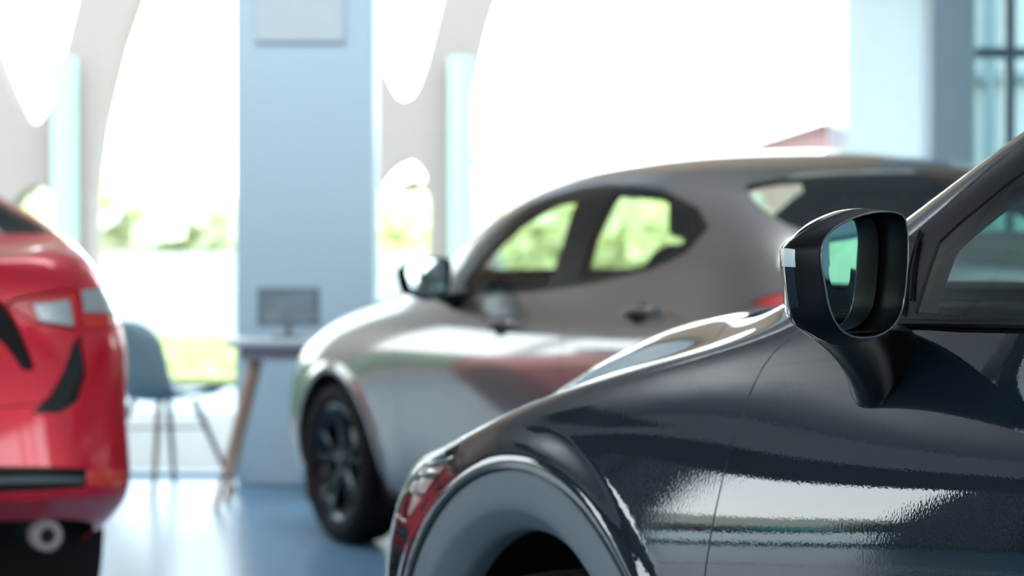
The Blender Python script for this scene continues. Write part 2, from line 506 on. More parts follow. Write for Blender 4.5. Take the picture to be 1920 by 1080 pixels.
# small saloon; same feature lines
SALOON = net_from([
    [(-.70, 0, .18), (-.68, .33, .18), (-.60, .55, .18), (-.46, .70, .18), (-.36, .74, .18), (-.14, .74, .18), (.12, .74, .18), (.38, .74, .18), (.70, .74, .18), (1.05, .74, .18), (1.5, .74, .18), (2.0, .74, .18), (2.45, .74, .18), (2.9, .74, .22), (3.20, .68, .30), (3.31, .54, .34), (3.38, .3, .345), (3.39, 0, .345)],
    [(-.77, 0, .22), (-.74, .36, .22), (-.65, .62, .22), (-.50, .77, .23), (-.37, .80, .23), (-.14, .81, .23), (.12, .81, .23), (.38, .805, .23), (.70, .80, .23), (1.05, .80, .23), (1.5, .80, .23), (2.0, .80, .23), (2.45, .81, .23), (2.9, .80, .27), (3.27, .745, .34), (3.39, .60, .38), (3.46, .33, .385), (3.475, 0, .385)],
    [(-.80, 0, .36), (-.77, .38, .36), (-.69, .65, .36), (-.53, .79, .37), (-.38, .83, .38), (-.14, .84, .38), (.12, .84, .38), (.38, .835, .38), (.70, .83, .38), (1.05, .828, .38), (1.5, .828, .38), (2.0, .83, .38), (2.45, .84, .38), (2.9, .83, .40), (3.30, .79, .42), (3.45, .64, .435), (3.52, .35, .44), (3.54, 0, .44)],
    [(-.80, 0, .49), (-.77, .38, .49), (-.69, .65, .50), (-.53, .79, .51), (-.38, .835, .52), (-.14, .846, .53), (.12, .846, .53), (.38, .842, .53), (.70, .838, .53), (1.05, .837, .53), (1.5, .837, .53), (2.0, .839, .53), (2.45, .847, .53), (2.9, .838, .54), (3.29, .79, .52), (3.44, .64, .53), (3.51, .35, .53), (3.53, 0, .53)],
    [(-.79, 0, .58), (-.76, .37, .58), (-.68, .64, .59), (-.52, .78, .60), (-.38, .828, .62), (-.14, .846, .64), (.12, .848, .66), (.38, .847, .68), (.70, .846, .68), (1.05, .846, .68), (1.5, .846, .69), (2.0, .847, .70), (2.45, .85, .71), (2.9, .836, .71), (3.26, .78, .68), (3.42, .625, .68), (3.49, .34, .68), (3.51, 0, .68)],
    [(-.77, 0, .645), (-.74, .36, .645), (-.66, .62, .65), (-.50, .765, .665), (-.375, .815, .69), (-.14, .836, .73), (.12, .838, .76), (.38, .838, .78), (.70, .838, .79), (1.05, .838, .795), (1.5, .838, .80), (2.0, .839, .815), (2.45, .842, .83), (2.9, .82, .84), (3.23, .755, .86), (3.38, .60, .87), (3.46, .33, .87), (3.48, 0, .87)],
    [(-.735, 0, .69), (-.705, .34, .69), (-.62, .59, .695), (-.475, .73, .72), (-.36, .79, .75), (-.14, .818, .80), (.12, .820, .84), (.38, .816, .865), (.70, .812, .88), (1.05, .81, .89), (1.5, .81, .90), (2.0, .812, .92), (2.45, .812, .94), (2.88, .785, .97), (3.17, .715, .99), (3.33, .575, 1.01), (3.42, .32, 1.01), (3.44, 0, 1.01)],
    [(-.69, 0, .715), (-.66, .31, .715), (-.57, .53, .725), (-.44, .66, .75), (-.34, .735, .785), (-.14, .768, .85), (.12, .775, .90), (.38, .773, .935), (.70, .768, .965), (1.05, .765, .985), (1.5, .762, 1.01), (2.0, .76, 1.04), (2.45, .755, 1.08), (2.86, .715, 1.09), (3.12, .65, 1.085), (3.28, .525, 1.085), (3.38, .30, 1.085), (3.40, 0, 1.085)],
    [(-.65, 0, .73), (-.62, .28, .73), (-.54, .48, .745), (-.42, .59, .78), (-.32, .655, .82), (-.14, .68, .88), (.12, .69, .93), (.38, .705, .97), (.72, .72, 1.03), (1.05, .71, 1.13), (1.5, .70, 1.18), (2.0, .695, 1.20), (2.42, .68, 1.20), (2.78, .655, 1.19), (3.06, .60, 1.125), (3.23, .485, 1.105), (3.34, .27, 1.10), (3.36, 0, 1.10)],
    [(-.61, 0, .745), (-.58, .25, .745), (-.51, .42, .765), (-.40, .50, .81), (-.30, .55, .85), (-.12, .58, .905), (.12, .60, .95), (.40, .63, .985), (.78, .665, 1.10), (1.12, .63, 1.30), (1.5, .60, 1.40), (1.95, .585, 1.42), (2.34, .575, 1.37), (2.66, .575, 1.26), (2.98, .55, 1.14), (3.17, .44, 1.115), (3.29, .24, 1.11), (3.31, 0, 1.11)],
    [(-.57, 0, .76), (-.54, .18, .765), (-.48, .28, .785), (-.38, .32, .83), (-.27, .34, .87), (-.10, .36, .925), (.12, .38, .965), (.32, .40, .99), (.68, .41, 1.12), (1.08, .39, 1.34), (1.5, .36, 1.445), (1.95, .35, 1.46), (2.36, .34, 1.40), (2.68, .34, 1.28), (2.98, .33, 1.15), (3.15, .27, 1.12), (3.27, .15, 1.115), (3.29, 0, 1.115)],
    [(-.55, 0, .77), (-.52, 0, .78), (-.46, 0, .80), (-.36, 0, .84), (-.25, 0, .88), (-.09, 0, .935), (.12, 0, .97), (.28, 0, .99), (.64, 0, 1.13), (1.06, 0, 1.35), (1.5, 0, 1.46), (1.95, 0, 1.47), (2.38, 0, 1.41), (2.70, 0, 1.29), (2.98, 0, 1.155), (3.14, 0, 1.125), (3.26, 0, 1.12), (3.28, 0, 1.12)],
])
# fine shaping of the nets
SUV[8:14, 4, 2] += (.02, .055, .085, .10, .11, .09)
SUV[8:14, 5, 2] += (.018, .050, .075, .085, .09, .07)
SUV[8:14, 6, 2] += (.008, .022, .035, .04, .04, .03)
SUV[0:4, 7:, 2] -= .045
SUV[4, 6, 2] -= .02; SUV[4, 7, 2] -= .04; SUV[4, 8, 2] -= .04
SUV[5, 7, 2] -= .018; SUV[5, 8, 2] -= .012
SUV[6, 7, 2] -= .008; SUV[5:8, 8, 2] -= .022; SUV[5:8, 10, 2] -= .015; SUV[4:8, 11, 2] += (.035, -.035, -.04, -.03)
SUV[6:8, 4:7, 2] -= .022; SUV[8, 4:7, 2] -= .012
SUV[4, 9:, 2] += .015; SUV[5, 9:, 2] += .045; SUV[6, 9:, 2] += .04; SUV[7, 9:, 2] += .03
SUV[8, 9, 2] += .018; SUV[8, 10:, 2] += .015; SUV[7, 9:, 2] -= .02; SUV[9, 9:, 2] += .045; SUV[10, 9:, 2] += .03
SALOON[8, 9:, 2] += .06; SALOON[9, 9:, 2] += .045; SALOON[9, 8, 2] += .03
SALOON[10:12, 9:, 2] -= .01
SALOON[12, 9:, 2] += .02; SALOON[13, 9:, 2] += .035; SALOON[14, 9:, 2] += .01
SALOON[8, 8, 2] += .03
SALOON[13:16, 6, 2] += .02; SALOON[13:16, 7, 2] += .035; SALOON[13:16, 8, 2] += .03
SALOON[13:16, 5:9, 1] += .048
SALOON[7:13, 4, 1] -= .008; SALOON[7:13, 3, 1] -= .016; SALOON[7:13, 2, 1] -= .028; SALOON[7:13, 1, 1] -= .03
SALOON[14:, 0:2, 2] += .05; SALOON[14:16, 0, 1] += .02; SALOON[14:, 0, 0] += .03; SALOON[13, 0, 2] += .03; SALOON[14:, 2, 2] += .01
# #ENDNETS


# ------------------------------------------------------------------ panels cut out of a body surface
LU, LV = 4.6, 2.3


def inside(poly, P):
    x, y = P[:, 0], P[:, 1]
    r = np.zeros(len(P), bool)
    n = len(poly)
    for i in range(n):
        x0, y0 = poly[i - 1]; x1, y1 = poly[i]
        c = ((y0 > y) != (y1 > y))
        with np.errstate(divide='ignore', invalid='ignore'):
            r ^= c & (x < (x1 - x0) * (y - y0) / (y1 - y0 + 1e-15) + x0)
    return r


def partition(S, regions, step, pstep):
    sc = np.array([LU, LV])
    polys = [(n, densify(np.array(p) * sc, pstep)) for n, p in regions]
    pts = []; edges = []
    for n, p in polys:
        k = len(pts)
        pts += [tuple(q) for q in p]
        edges += [(k + i, k + (i + 1) % len(p)) for i in range(len(p))]
    dom = np.array([(0, 0), (LU, 0), (LU, LV), (0, LV)], float)
    d = densify(dom, step)
    rim = []
    for i in range(4):
        a, b = dom[i], dom[(i + 1) % 4]
        m = int(np.linalg.norm(b - a) / step)
        rim += [tuple(a + (b - a) * t / m) for t in range(m)]
    k = len(pts); pts += rim
    edges += [(k + i, k + (i + 1) % len(rim)) for i in range(len(rim))]
    gu = np.arange(step * .5, LU, step); gv = np.arange(step * .5, LV, step * .85)
    L = np.stack(np.meshgrid(gu, gv, indexing='ij'), -1).reshape(-1, 2)
    bp = np.array(pts)
    cell = {}
    for q in bp:
        cell.setdefault((int(q[0] / step), int(q[1] / step)), []).append(q)
    keep = []
    for q in L:
        a, b = int(q[0] / step), int(q[1] / step)
        ok = True
        for i in (a - 1, a, a + 1):
            for j in (b - 1, b, b + 1):
                for r in cell.get((i, j), ()):
                    if (q[0] - r[0]) ** 2 + (q[1] - r[1]) ** 2 < (.42 * step) ** 2:
                        ok = False; break
                if not ok: break
            if not ok: break
        if ok: keep.append(tuple(q))
    allp = pts + keep
    vs, es, fs, *_ = delaunay_2d_cdt([Vector(p) for p in allp], edges, [], 0, 1e-5)
    V = np.array([tuple(v) for v in vs]); T = np.array([f for f in fs if len(f) == 3])
    c = V[T].mean(1)
    ok = (c[:, 0] > 0) & (c[:, 0] < LU) & (c[:, 1] > 0) & (c[:, 1] < LV)
    T = T[ok]; c = c[ok]
    lab = np.full(len(T), -1)
    for i in range(len(polys) - 1, -1, -1):
        lab[inside(polys[i][1], c)] = i
    UV = np.clip(V / sc, 0, 1)
    P = S.P(UV[:, 0], UV[:, 1]); N = S.N(UV[:, 0], UV[:, 1])
    N = -N
    bad = ~np.isfinite(N).all(1) | (np.linalg.norm(N, axis=1) < .5)
    N[bad] = (0, 0, 1)
    names = [n for n, _ in polys]
    out = {}
    for i in range(-1, len(polys)):
        nm = 'body_shell' if i < 0 else names[i]
        if (lab == i).any():
            out[nm] = T[lab == i]
    return P, N, out


def panel_mesh(P, N, T, side, gap, depth, offset=0.0, rim=True):
    """side: +1 left, -1 right, 0 both halves joined at the centre plane. returns verts, normals, faces"""
    ids, inv = np.unique(T, return_inverse=True)
    T = inv.reshape(-1, 3)
    p = P[ids].copy(); n = N[ids].copy()
    # orientation by the analytic normal
    fn = np.cross(p[T[:, 1]] - p[T[:, 0]], p[T[:, 2]] - p[T[:, 0]])
    ar = np.linalg.norm(fn, axis=1)
    T = T[ar > 1e-10]; fn = fn[ar > 1e-10]
    flip = (fn * n[T].sum(1)).sum(1) < 0
    T[flip] = T[flip][:, ::-1]
    cen = np.abs(p[:, 1]) < 1e-5
    e = {}
    for t in T:
        for a, b, c in ((t[0], t[1], t[2]), (t[1], t[2], t[0]), (t[2], t[0], t[1])):
            key = (min(a, b), max(a, b))
            if key in e: e[key] = None
            else: e[key] = (a, b, c)
    B = [v for v in e.values() if v is not None and not (cen[v[0]] and cen[v[1]])]
    inn = np.zeros_like(p)
    isb = np.zeros(len(p), bool)
    for a, b, c in B:
        t = p[b] - p[a]; l = np.linalg.norm(t)
        if l < 1e-9: continue
        t /= l
        w = p[c] - p[a]; w = w - t * w.dot(t)
        w /= max(np.linalg.norm(w), 1e-9)
        inn[a] += w * l; inn[b] += w * l
        isb[a] = isb[b] = True
    l = np.linalg.norm(inn, axis=1, keepdims=True)
    inn = np.where(l > 1e-9, inn / np.maximum(l, 1e-9), 0)
    inn[cen, 1] = 0
    p0 = p - n * (-offset)
    p0[isb] += inn[isb] * gap
    verts = [p0]; norms = [n]; faces = [tuple(t) for t in T]
    if rim and len(B):
        bid = np.nonzero(isb)[0]; mp = {int(b): i for i, b in enumerate(bid)}
        k1 = len(p); k2 = k1 + len(bid)
        r1 = p0[bid] - inn[bid] * .0012 - n[bid] * .0014
        r2 = r1 - n[bid] * depth
        verts += [r1, r2]
        norms += [-inn[bid] * .9 + n[bid] * .3, -inn[bid]]
        for a, b, c in B:
            A, Bb = mp[int(a)], mp[int(b)]
            faces.append((int(b), int(a), k1 + A, k1 + Bb))
            faces.append((k1 + Bb, k1 + A, k2 + A, k2 + Bb))
    v = np.vstack(verts); nn = np.vstack(norms)
    nn = nn / np.maximum(np.linalg.norm(nn, axis=1, keepdims=True), 1e-9)
    if side == 1:
        return v, nn, faces
    mv = v * [1, -1, 1]; mn = nn * [1, -1, 1]
    mf = [tuple(reversed(f)) for f in faces]
    if side == -1:
        return mv, mn, mf
    # weld along the centre plane
    oncen = np.abs(v[:, 1]) < 1e-5
    nn[oncen, 1] = 0
    idx = np.arange(len(v)) + len(v)
    idx[oncen] = np.nonzero(oncen)[0]
    nn = nn / np.maximum(np.linalg.norm(nn, axis=1, keepdims=True), 1e-9)
    return np.vstack([v, mv]), np.vstack([nn, mn]), faces + [tuple(idx[j] for j in f) for f in mf]


def arch_uv(S, cx, cz, r, zlow, ulo, uhi, n=40):
    a = np.linspace(radians(-50), radians(230), n)
    pts = [(cx + r * cos(t), cz + r * sin(t)) for t in a]
    uv = S.inv([p for p in pts if p[1] > zlow], lo=(ulo, 0), hi=(uhi, .72), sel=lambda F: F[:, 1] > .45)
    uv = [tuple(q) for q in uv]
    return uv + [(uv[-1][0], -.03), (uv[0][0], -.03)]


# ------------------------------------------------------------------ wheels
def make_wheel(name, parent, loc, R, W, rim_r, side, rim_mat, spokes=5):
    """side +1: outer face towards +y"""
    w = empty(name, loc, 0, parent)
    t = MB()
    h = W / 2
    prof = [(rim_r - .012, -h * .8), (rim_r + .012, -h * .98), (R - .05, -h * 1.05), (R - .018, -h * .96), (R - .004, -h * .8),
            (R, -h * .35), (R - .006, -h * .33), (R - .006, -h * .27), (R, -h * .25), (R, -.006), (R - .006, -.004), (R - .006, .004), (R, .006),
            (R, h * .25), (R - .006, h * .27), (R - .006, h * .33), (R, h * .35), (R - .004, h * .8), (R - .018, h * .96), (R - .05, h * 1.05), (rim_r + .012, h * .98), (rim_r - .012, h * .8)]
    t.lathe_y([(r, y * side) for r, y in prof], 72)
    t.build('tyre', M['rubber'], w)
    b = MB()
    prof = [(rim_r - .03, -h * .8), (rim_r - .004, -h * .86), (rim_r, -h * .8), (rim_r - .03, -h * .4), (rim_r - .035, h * .3), (rim_r - .012, h * .72), (rim_r - .002, h * .80), (rim_r + .004, h * .90), (rim_r - .004, h * .93), (rim_r - .014, h * .86), (rim_r - .03, h * .66), (rim_r - .045, h * .3)]
    b.lathe_y([(r, y * side) for r, y in prof], 72)
    rim = b.build('rim_barrel', rim_mat, w)
    s = MB()
    for i in range(spokes):
        for sg in (-1, 1):
            a0 = 2 * pi * i / spokes + pi / 2
            rings = []
            for k, (rr, yy, wd, dp, tw) in enumerate([(.035, .62, .030, .035, .10), (.075, .66, .022, .030, .13), (.12, .66, .017, .026, .17), (.165, .70, .016, .024, .21), (rim_r - .012, .80, .022, .02, .25)]):
                a = a0 + sg * tw * (1.0 if k else .8)
                cx, cz = rr * cos(a), rr * sin(a)
                tx, tz = -sin(a), cos(a)
                yb = h * yy * side
                rings.append([(cx + tx * q * wd / 2, yb + side * dd * dp, cz + tz * q * wd / 2) for q, dd in ((-1, -1), (1, -1), (1, -.25), (.55, 0), (-.55, 0), (-1, -.25))])
            s.loft(rings, True, True, True)
    s.build('spokes', rim_mat, w)
    hb = MB()
    hb.lathe_y([(.001, side * h * .72), (.026, side * h * .72), (.032, side * h * .68), (.034, side * h * .5), (.06, side * h * .45), (.066, side * h * .30), (.001, side * h * .28)], 32)
    for k in range(5):
        a = 2 * pi * (k + .5) / 5 + pi / 2
        hb.lathe_y([(.001, side * h * .58), (.009, side * h * .58), (.010, side * h * .4)], 8, (.05 * cos(a), 0, .05 * sin(a)))
    hb.build('hub_cap', rim_mat, w)
    d = MB()
    d.lathe_y([(.05, side * .0), (.13, side * .0), (.13, -side * .02), (.05, -side * .02)], 40)
    d.build('brake_disc', M['steel'], w)
    return w


# ------------------------------------------------------------------ cabin
def make_cabin(car, fx, y0, z0, kz, rear=True):
    """seats, dashboard and steering wheel. fx: x of the dashboard, z0: seat height"""
    def seat(x, y, w, parent):
        s = empty('seat', (x, y, z0), 0, parent)
        c = MB(); c.box((0, 0, -.07), (.50, w, .15), bev=.05)
        c.build('seat_cushion', M['seat_cloth'], s)
        b = MB()
        rings = []
        for k, (zz, xx, ww, tt) in enumerate([(-.02, .20, w * .96, .10), (.12, .235, w, .13), (.30, .28, w * .98, .12), (.46, .33, w * .9, .10), (.56, .365, w * .66, .07), (.585, .375, w * .5, .03)]):
            n = 20
            rings.append([(xx + tt * .5 * np.sign(cos(a)) * abs(cos(a)) ** .6, ww * .5 * np.sign(sin(a)) * abs(sin(a)) ** .6, zz) for a in np.linspace(0, 2 * pi, n, endpoint=False)])
        b.loft(rings, True, True, True)
        b.build('seat_backrest', M['seat_cloth'], s)
        hd = MB(); hd.box((.395, 0, .68), (.085, .24, .15), bev=.035)
        for q in (-.06, .06): hd.tube([(.375, q, .55), (.39, q, .66)], .006, 8)
        hd.build('headrest', M['seat_cloth'], s)
    seat(fx + .62, y0, .50, car)
    seat(fx + .62, -y0, .50, car)
    if rear:
        s = empty('rear_bench', (fx + 1.5, 0, z0 + .03), 0, car)
        c = MB(); c.box((0, 0, -.07), (.46, 1.22, .16), bev=.05); c.build('bench_cushion', M['seat_cloth'], s)
        b = MB(); b.box((.30, 0, .24), (.12, 1.18, .58), Matrix.Rotation(radians(22), 3, 'Y'), bev=.05); b.build('bench_backrest', M['seat_cloth'], s)
        for q in (-.38, .38):
            hd = MB(); hd.box((.42, q, .56), (.08, .25, .12), bev=.035); hd.build('headrest', M['seat_cloth'], s)
    d = MB()
    prof = [(-.36, .30), (-.34, .345), (-.12, .37), (.02, .36), (.10, .32), (.115, .24), (.08, .12), (.06, -.15), (-.36, -.15)]
    d.prism([(fx + a, z0 + b) for a, b in prof], 'y', -.66, .66)
    d.box((fx + .02, y0, z0 + .37), (.16, .34, .06), bev=.025)
    d.box((fx + .04, 0, z0 + .42), (.03, .24, .13), bev=.01)
    d.build('dashboard', M['trim_inner'], car)
    s = MB()
    c = Vector((fx + .26, y0 * -1, z0 + .30)); tilt = radians(24)
    ring = [c + Vector((sin(tilt) * cos(a) * .185, sin(a) * .185, cos(tilt) * cos(a) * .185)) for a in np.linspace(0, 2 * pi, 40, endpoint=False)]
    s.tube(ring, .0155, 10, closed=True)
    for a in (pi / 2, -pi / 2, pi):
        s.tube([c, c + Vector((sin(tilt) * cos(a) * .18, sin(a) * .18, cos(tilt) * cos(a) * .18))], [.03, .014], 8)
    s.box(c, (.05, .12, .10), Matrix.Rotation(tilt, 3, 'Y'), bev=.02)
    s.tube([c, c + Vector((-.2, 0, -.07))], .03, 10)
    s.build('steering_wheel', M['trim_inner'], car)


# ------------------------------------------------------------------ door mirrors
OPENING = [(-0.0946, 0.0292), (-0.0889, 0.0418), (-0.0691, 0.0545), (-0.0337, 0.0661), (0.0122, 0.0742), (0.0554, 0.0766), (0.0843, 0.0736), (0.097, 0.0651), (0.1021, 0.042), (0.1008, 0.0089), (0.0945, -0.0274), (0.0843, -0.0503), (0.0641, -0.0655), (0.0367, -0.0739), (0.0024, -0.0761), (-0.0337, -0.0718), (-0.0573, -0.061), (-0.0761, -0.0403), (-0.0877, -0.0086), (-0.0946, 0.0135)]
HOUSING = [(-0.1187, 0.0324), (-0.1039, 0.0406), (-0.0694, 0.0546), (-0.0224, 0.069), (0.032, 0.0793), (0.075, 0.0805), (0.0985, 0.0765), (0.1065, 0.0665), (0.1085, 0.042), (0.1075, 0.0089), (0.1015, -0.0300), (0.0915, -0.0560), (0.0741, -0.0745), (0.0467, -0.0855), (0.0100, -0.0878), (-0.0254, -0.0815), (-0.0577, -0.072), (-0.0959, -0.0557), (-0.1096, -0.0276), (-0.1164, 0.004)]


def make_mirror(car, C, yaw, k, side, foot, paint_mat, detail=True, tilt=0.0):
    """C: centre of the opening in car coordinates; the opening faces back and a little inboard"""
    a = radians(yaw)
    C = np.array(C, float)
    nrm = np.array([cos(a), -sin(a), 0]); wv = np.array([-sin(a), -cos(a), 0]); up = np.array([0, 0, 1.])
    n = 72

    def align(P):
        # start every ring at the same polar angle so that rings join straight
        P = smooth_closed(P, 240)
        c = np.array([0.0, 0.0])
        ang = np.arctan2(P[:, 1] - c[1], P[:, 0] - c[0])
        t = np.linspace(-pi, pi, n, endpoint=False)
        o = np.argsort(ang)
        an = ang[o]; Q = P[o]
        an = np.r_[an - 2 * pi, an, an + 2 * pi]; Q = np.vstack([Q, Q, Q])
        return np.stack([np.interp(t, an, Q[:, 0]), np.interp(t, an, Q[:, 1])], 1)
    OP = align(OPENING); HO = align(HOUSING)
    cen = np.array([.0, .0])

    def ring(base, s, d, sh=(0, 0), sw=None):
        q = (base - cen) * s + cen + np.array(sh)
        if sw is not None:                      # swept back towards the door on the outer side
            q = np.stack([.105 - (.105 - base[:, 0]) * sw, base[:, 1] * s], 1)
        return [tuple((C + (wv * w + up * h) * k - nrm * d * k) * [1, side, 1]) for w, h in q]
    m = empty('door_mirror', (0, 0, 0), 0, car)
    bz = MB()
    bz.loft([ring(OP, .995, .040), ring(OP, .99, .020), ring(OP, .985, .003), ring(OP, .992, 0), ring(OP, 1.005, .0005), ring(OP * .8 + HO * .2, 1.0, .004), ring(OP * .4 + HO * .6, 1.0, .018), ring(HO, .985, .030), ring(HO, 1.0, .036)])
    bz.build('mirror_bezel', M['black_plastic'], m, angle=50)
    cp = MB()
    seq = [(1.0, .036, 1.0), (1.003, .040, .985), (1.0, .052, .912), (.985, .066, .83), (.955, .080, .745), (.905, .094, .655), (.83, .106, .56), (.70, .116, .45), (.48, .123, .30), (.2, .126, .12)]
    cp.loft([ring(HO, s, d, (0, 0), sw) for s, d, sw in seq], True, False, True)
    cp.build('mirror_cap', paint_mat, m, angle=50)
    g = MB()

    def gring(s, d):                            # the glass may be turned inside its housing
        return [tuple((C + (wv * w + up * h) * k - nrm * (d - tilt * w) * k) * [1, side, 1]) for w, h in OP * s]
    gr = gring(.90, .036); g2 = ring(OP, .95, .044)
    cpt = tuple((C - nrm * .0345 * k) * [1, side, 1])
    g.loft([gr, gring(.6, .0353), gring(.25, .0350)])
    g.add(gring(.25, .0350), [tuple(range(n))])
    mg = g.build('mirror_glass', M['mirror'], m, angle=60)
    gb = MB(); gb.loft([gr, g2, ring(OP, .99, .046)]); gb.build('glass_rim', M['black_plastic'], m)
    rm = MB(); rm.tube(ring(OP, 1.0, -.0004), .0011, 8, closed=True); rm.build('rim_highlight', M['rim_highlight'], m)  # lighter tube standing in for the highlight along the opening's edge
    if detail:
        i0, i1 = [int(np.argmin(np.hypot(HO[:, 0] - a_, HO[:, 1] - b_))) for a_, b_ in ((-.116, .034), (-.117, .013))]
        lo, hi = min(i0, i1), max(i0, i1)
        ids = list(range(lo, hi + 1)) if hi - lo < n / 2 else list(range(hi, n)) + list(range(0, lo + 1))
        pr = []
        for d, s, q, sw in ((.024, .992, .85, None), (.030, 1.0, 1, None), (.036, 1.012, 1, 1.006), (.044, 1.01, 1, .965), (.056, 1.004, 1, .895)):
            R = ring(OP * (1 - q) + HO * q, s, d, (0, 0), sw)
            pr.append([R[i] for i in ids])
        ln = MB(); ln.loft(pr, False); ln.build('indicator_lens', M['lamp_inner'], m)
        i0 = int(np.argmin(np.hypot(HO[:, 0] + .117, HO[:, 1] - .012))); i1 = int(np.argmin(np.hypot(HO[:, 0] + .112, HO[:, 1] + .036)))
        lo, hi = min(i0, i1), max(i0, i1)
        ids = list(range(lo, hi + 1)) if hi - lo < n / 2 else list(range(hi, n)) + list(range(0, lo + 1))
        pr = []
        for d, s, q, sw in ((.026, .992, .90, None), (.030, .998, 1, None), (.036, 1.008, 1, 1.004), (.044, 1.006, 1, .963), (.056, 1.0, 1, .893)):
            R = ring(OP * (1 - q) + HO * q, s, d, (0, 0), sw)
            pr.append([R[i] for i in ids])
        ln = MB(); ln.loft(pr, False); ln.build('indicator_blade', M['gloss_black'], m)
    # foot: from under the housing to the door skin
    F = smooth_closed([(p[0], p[1], p[2]) for p in foot], 40) if len(foot[0]) == 3 else None
    tc = [(-.02, .045), (-.005, .020), (.03, .010), (.075, .012), (.112, .028), (.122, .055), (.105, .085), (.06, .098), (.015, .095), (-.012, .075)]
    T = smooth_closed([(w, d) for w, d in tc], 40)
    top = np.array([C + wv * w * k - nrm * d * k + up * (-.070) * k for w, d in T])
    # orient both rings alike
    def pol(R, f):
        c = R.mean(0); ang = np.arctan2(*f(R - c))
        o = np.argsort(ang); return R[o]
    bot = F
    # match rings by best cyclic shift
    best = None
    for rev in (0, 1):
        Bq = bot[::-1] if rev else bot
        for s in range(40):
            r = np.roll(Bq, s, 0)
            e = ((r - r.mean(0) - (top - top.mean(0))) ** 2).sum()
            if best is None or e < best[0]: best = (e, r)
    bot = best[1]
    rings = []
    for t in np.linspace(0, 1, 14):
        q = top * (1 - t) + bot * t
        c = q.mean(0)
        s = 1 - .03 * sin(pi * t)
        q = (q - c) * s + c + np.array([0, -.012, .006]) * sin(pi * t)
        rings.append([tuple(p * [1, side, 1]) for p in q])
    ft = MB(); ft.loft(rings, True, True, True)
    ft.build('mirror_foot', M['satin_black'], m, angle=180)
    return m


def make_handle(car, S, u0, v0, side, mat, L=.20):
    """bar handle over a flat disc, dark in place of recess shade"""
    P = S.P([u0], [v0])[0]; N = -S.N([u0], [v0])[0]
    P = P * [1, side, 1]; N = N * [1, side, 1]
    h = empty('door_handle', tuple(P), 0, car)
    t = np.array([1, 0, .06]); t /= np.linalg.norm(t)
    up = np.cross(N, t); up /= np.linalg.norm(up)
    if up[2] < 0: up = -up
    def w(a, b, c): return tuple(t * a + up * b + N * c)
    m = MB()
    pts = [w(-L / 2, 0, -.004), w(-L / 2 + .012, 0, .016), w(-L / 2 + .04, 0, .030), w(0, .002, .036), w(L / 2 - .04, 0, .032), w(L / 2 - .012, 0, .024), w(L / 2, 0, -.004)]
    pts = smooth_open(pts, 20)
    m.tube(pts, [.012] * 20, 10, flat=.75)
    m.build('grip', mat, h)
    c = MB()
    rings = []
    for s, d in ((1.0, .0015), (.86, .001), (.5, .0006), (.15, .0003)):
        rings.append([w(-.02 + .052 * s * cos(a), .034 * s * sin(a), d) for a in np.linspace(0, 2 * pi, 28, endpoint=False)])
    c.loft(rings, True, False, True)
    c.build('grip_shade', M['black_plastic'], h)


def inner_cage(car, P, N, parts, names, xmin, d=.03):
    T = np.vstack([parts[n] for n in names if n in parts])
    c = P[T].mean(1)
    T = T[(c[:, 0] > xmin) & (c[:, 2] > .35) & (c[:, 0] < 2.75)]
    v, n, f = panel_mesh(P, N, T, 0, 0.0, .01, offset=-d, rim=False)
    link_mesh('cabin_lining', v, [tuple(reversed(q)) for q in f], M['trim_inner'], car, None)


def wheel_liner(car, x, z, r, y0, y1, side):
    m = MB()
    rings = []
    for y in (y0, y1):
        rings.append([(x + r * cos(a), y * side, z + r * sin(a)) for a in np.linspace(radians(-30), radians(210), 30)])
    m.loft(rings, False)
    n = 30
    m.add(rings[0], [tuple(range(n))])
    m.build('wheel_liner', M['under'], car)


def build_car(name, S, regions, spec, step, pstep, O, alpha, label, cat):
    """spec: region name -> (material, offset, gap, rim)"""
    rz = math.atan2(-sin(radians(alpha)), cos(radians(alpha)))
    car = empty(name, (O[0], O[1], 0), rz)
    props(car, label, cat)
    P, N, parts = partition(S, regions, step, pstep)
    for nm, T in parts.items():
        if nm.startswith('cut'): continue
        base = nm.split('#')[0]
        mat, off, gap, rim = spec[base]
        ids = np.unique(T)
        cen = (np.abs(P[ids, 1]) < 1e-5).any()
        for side in ((0,) if cen else (1, -1)):
            v, n, f = panel_mesh(P, N, T, side, gap, .012, off, rim)
            link_mesh(base, v, f, mat, car, n)
    return car, P, N, parts


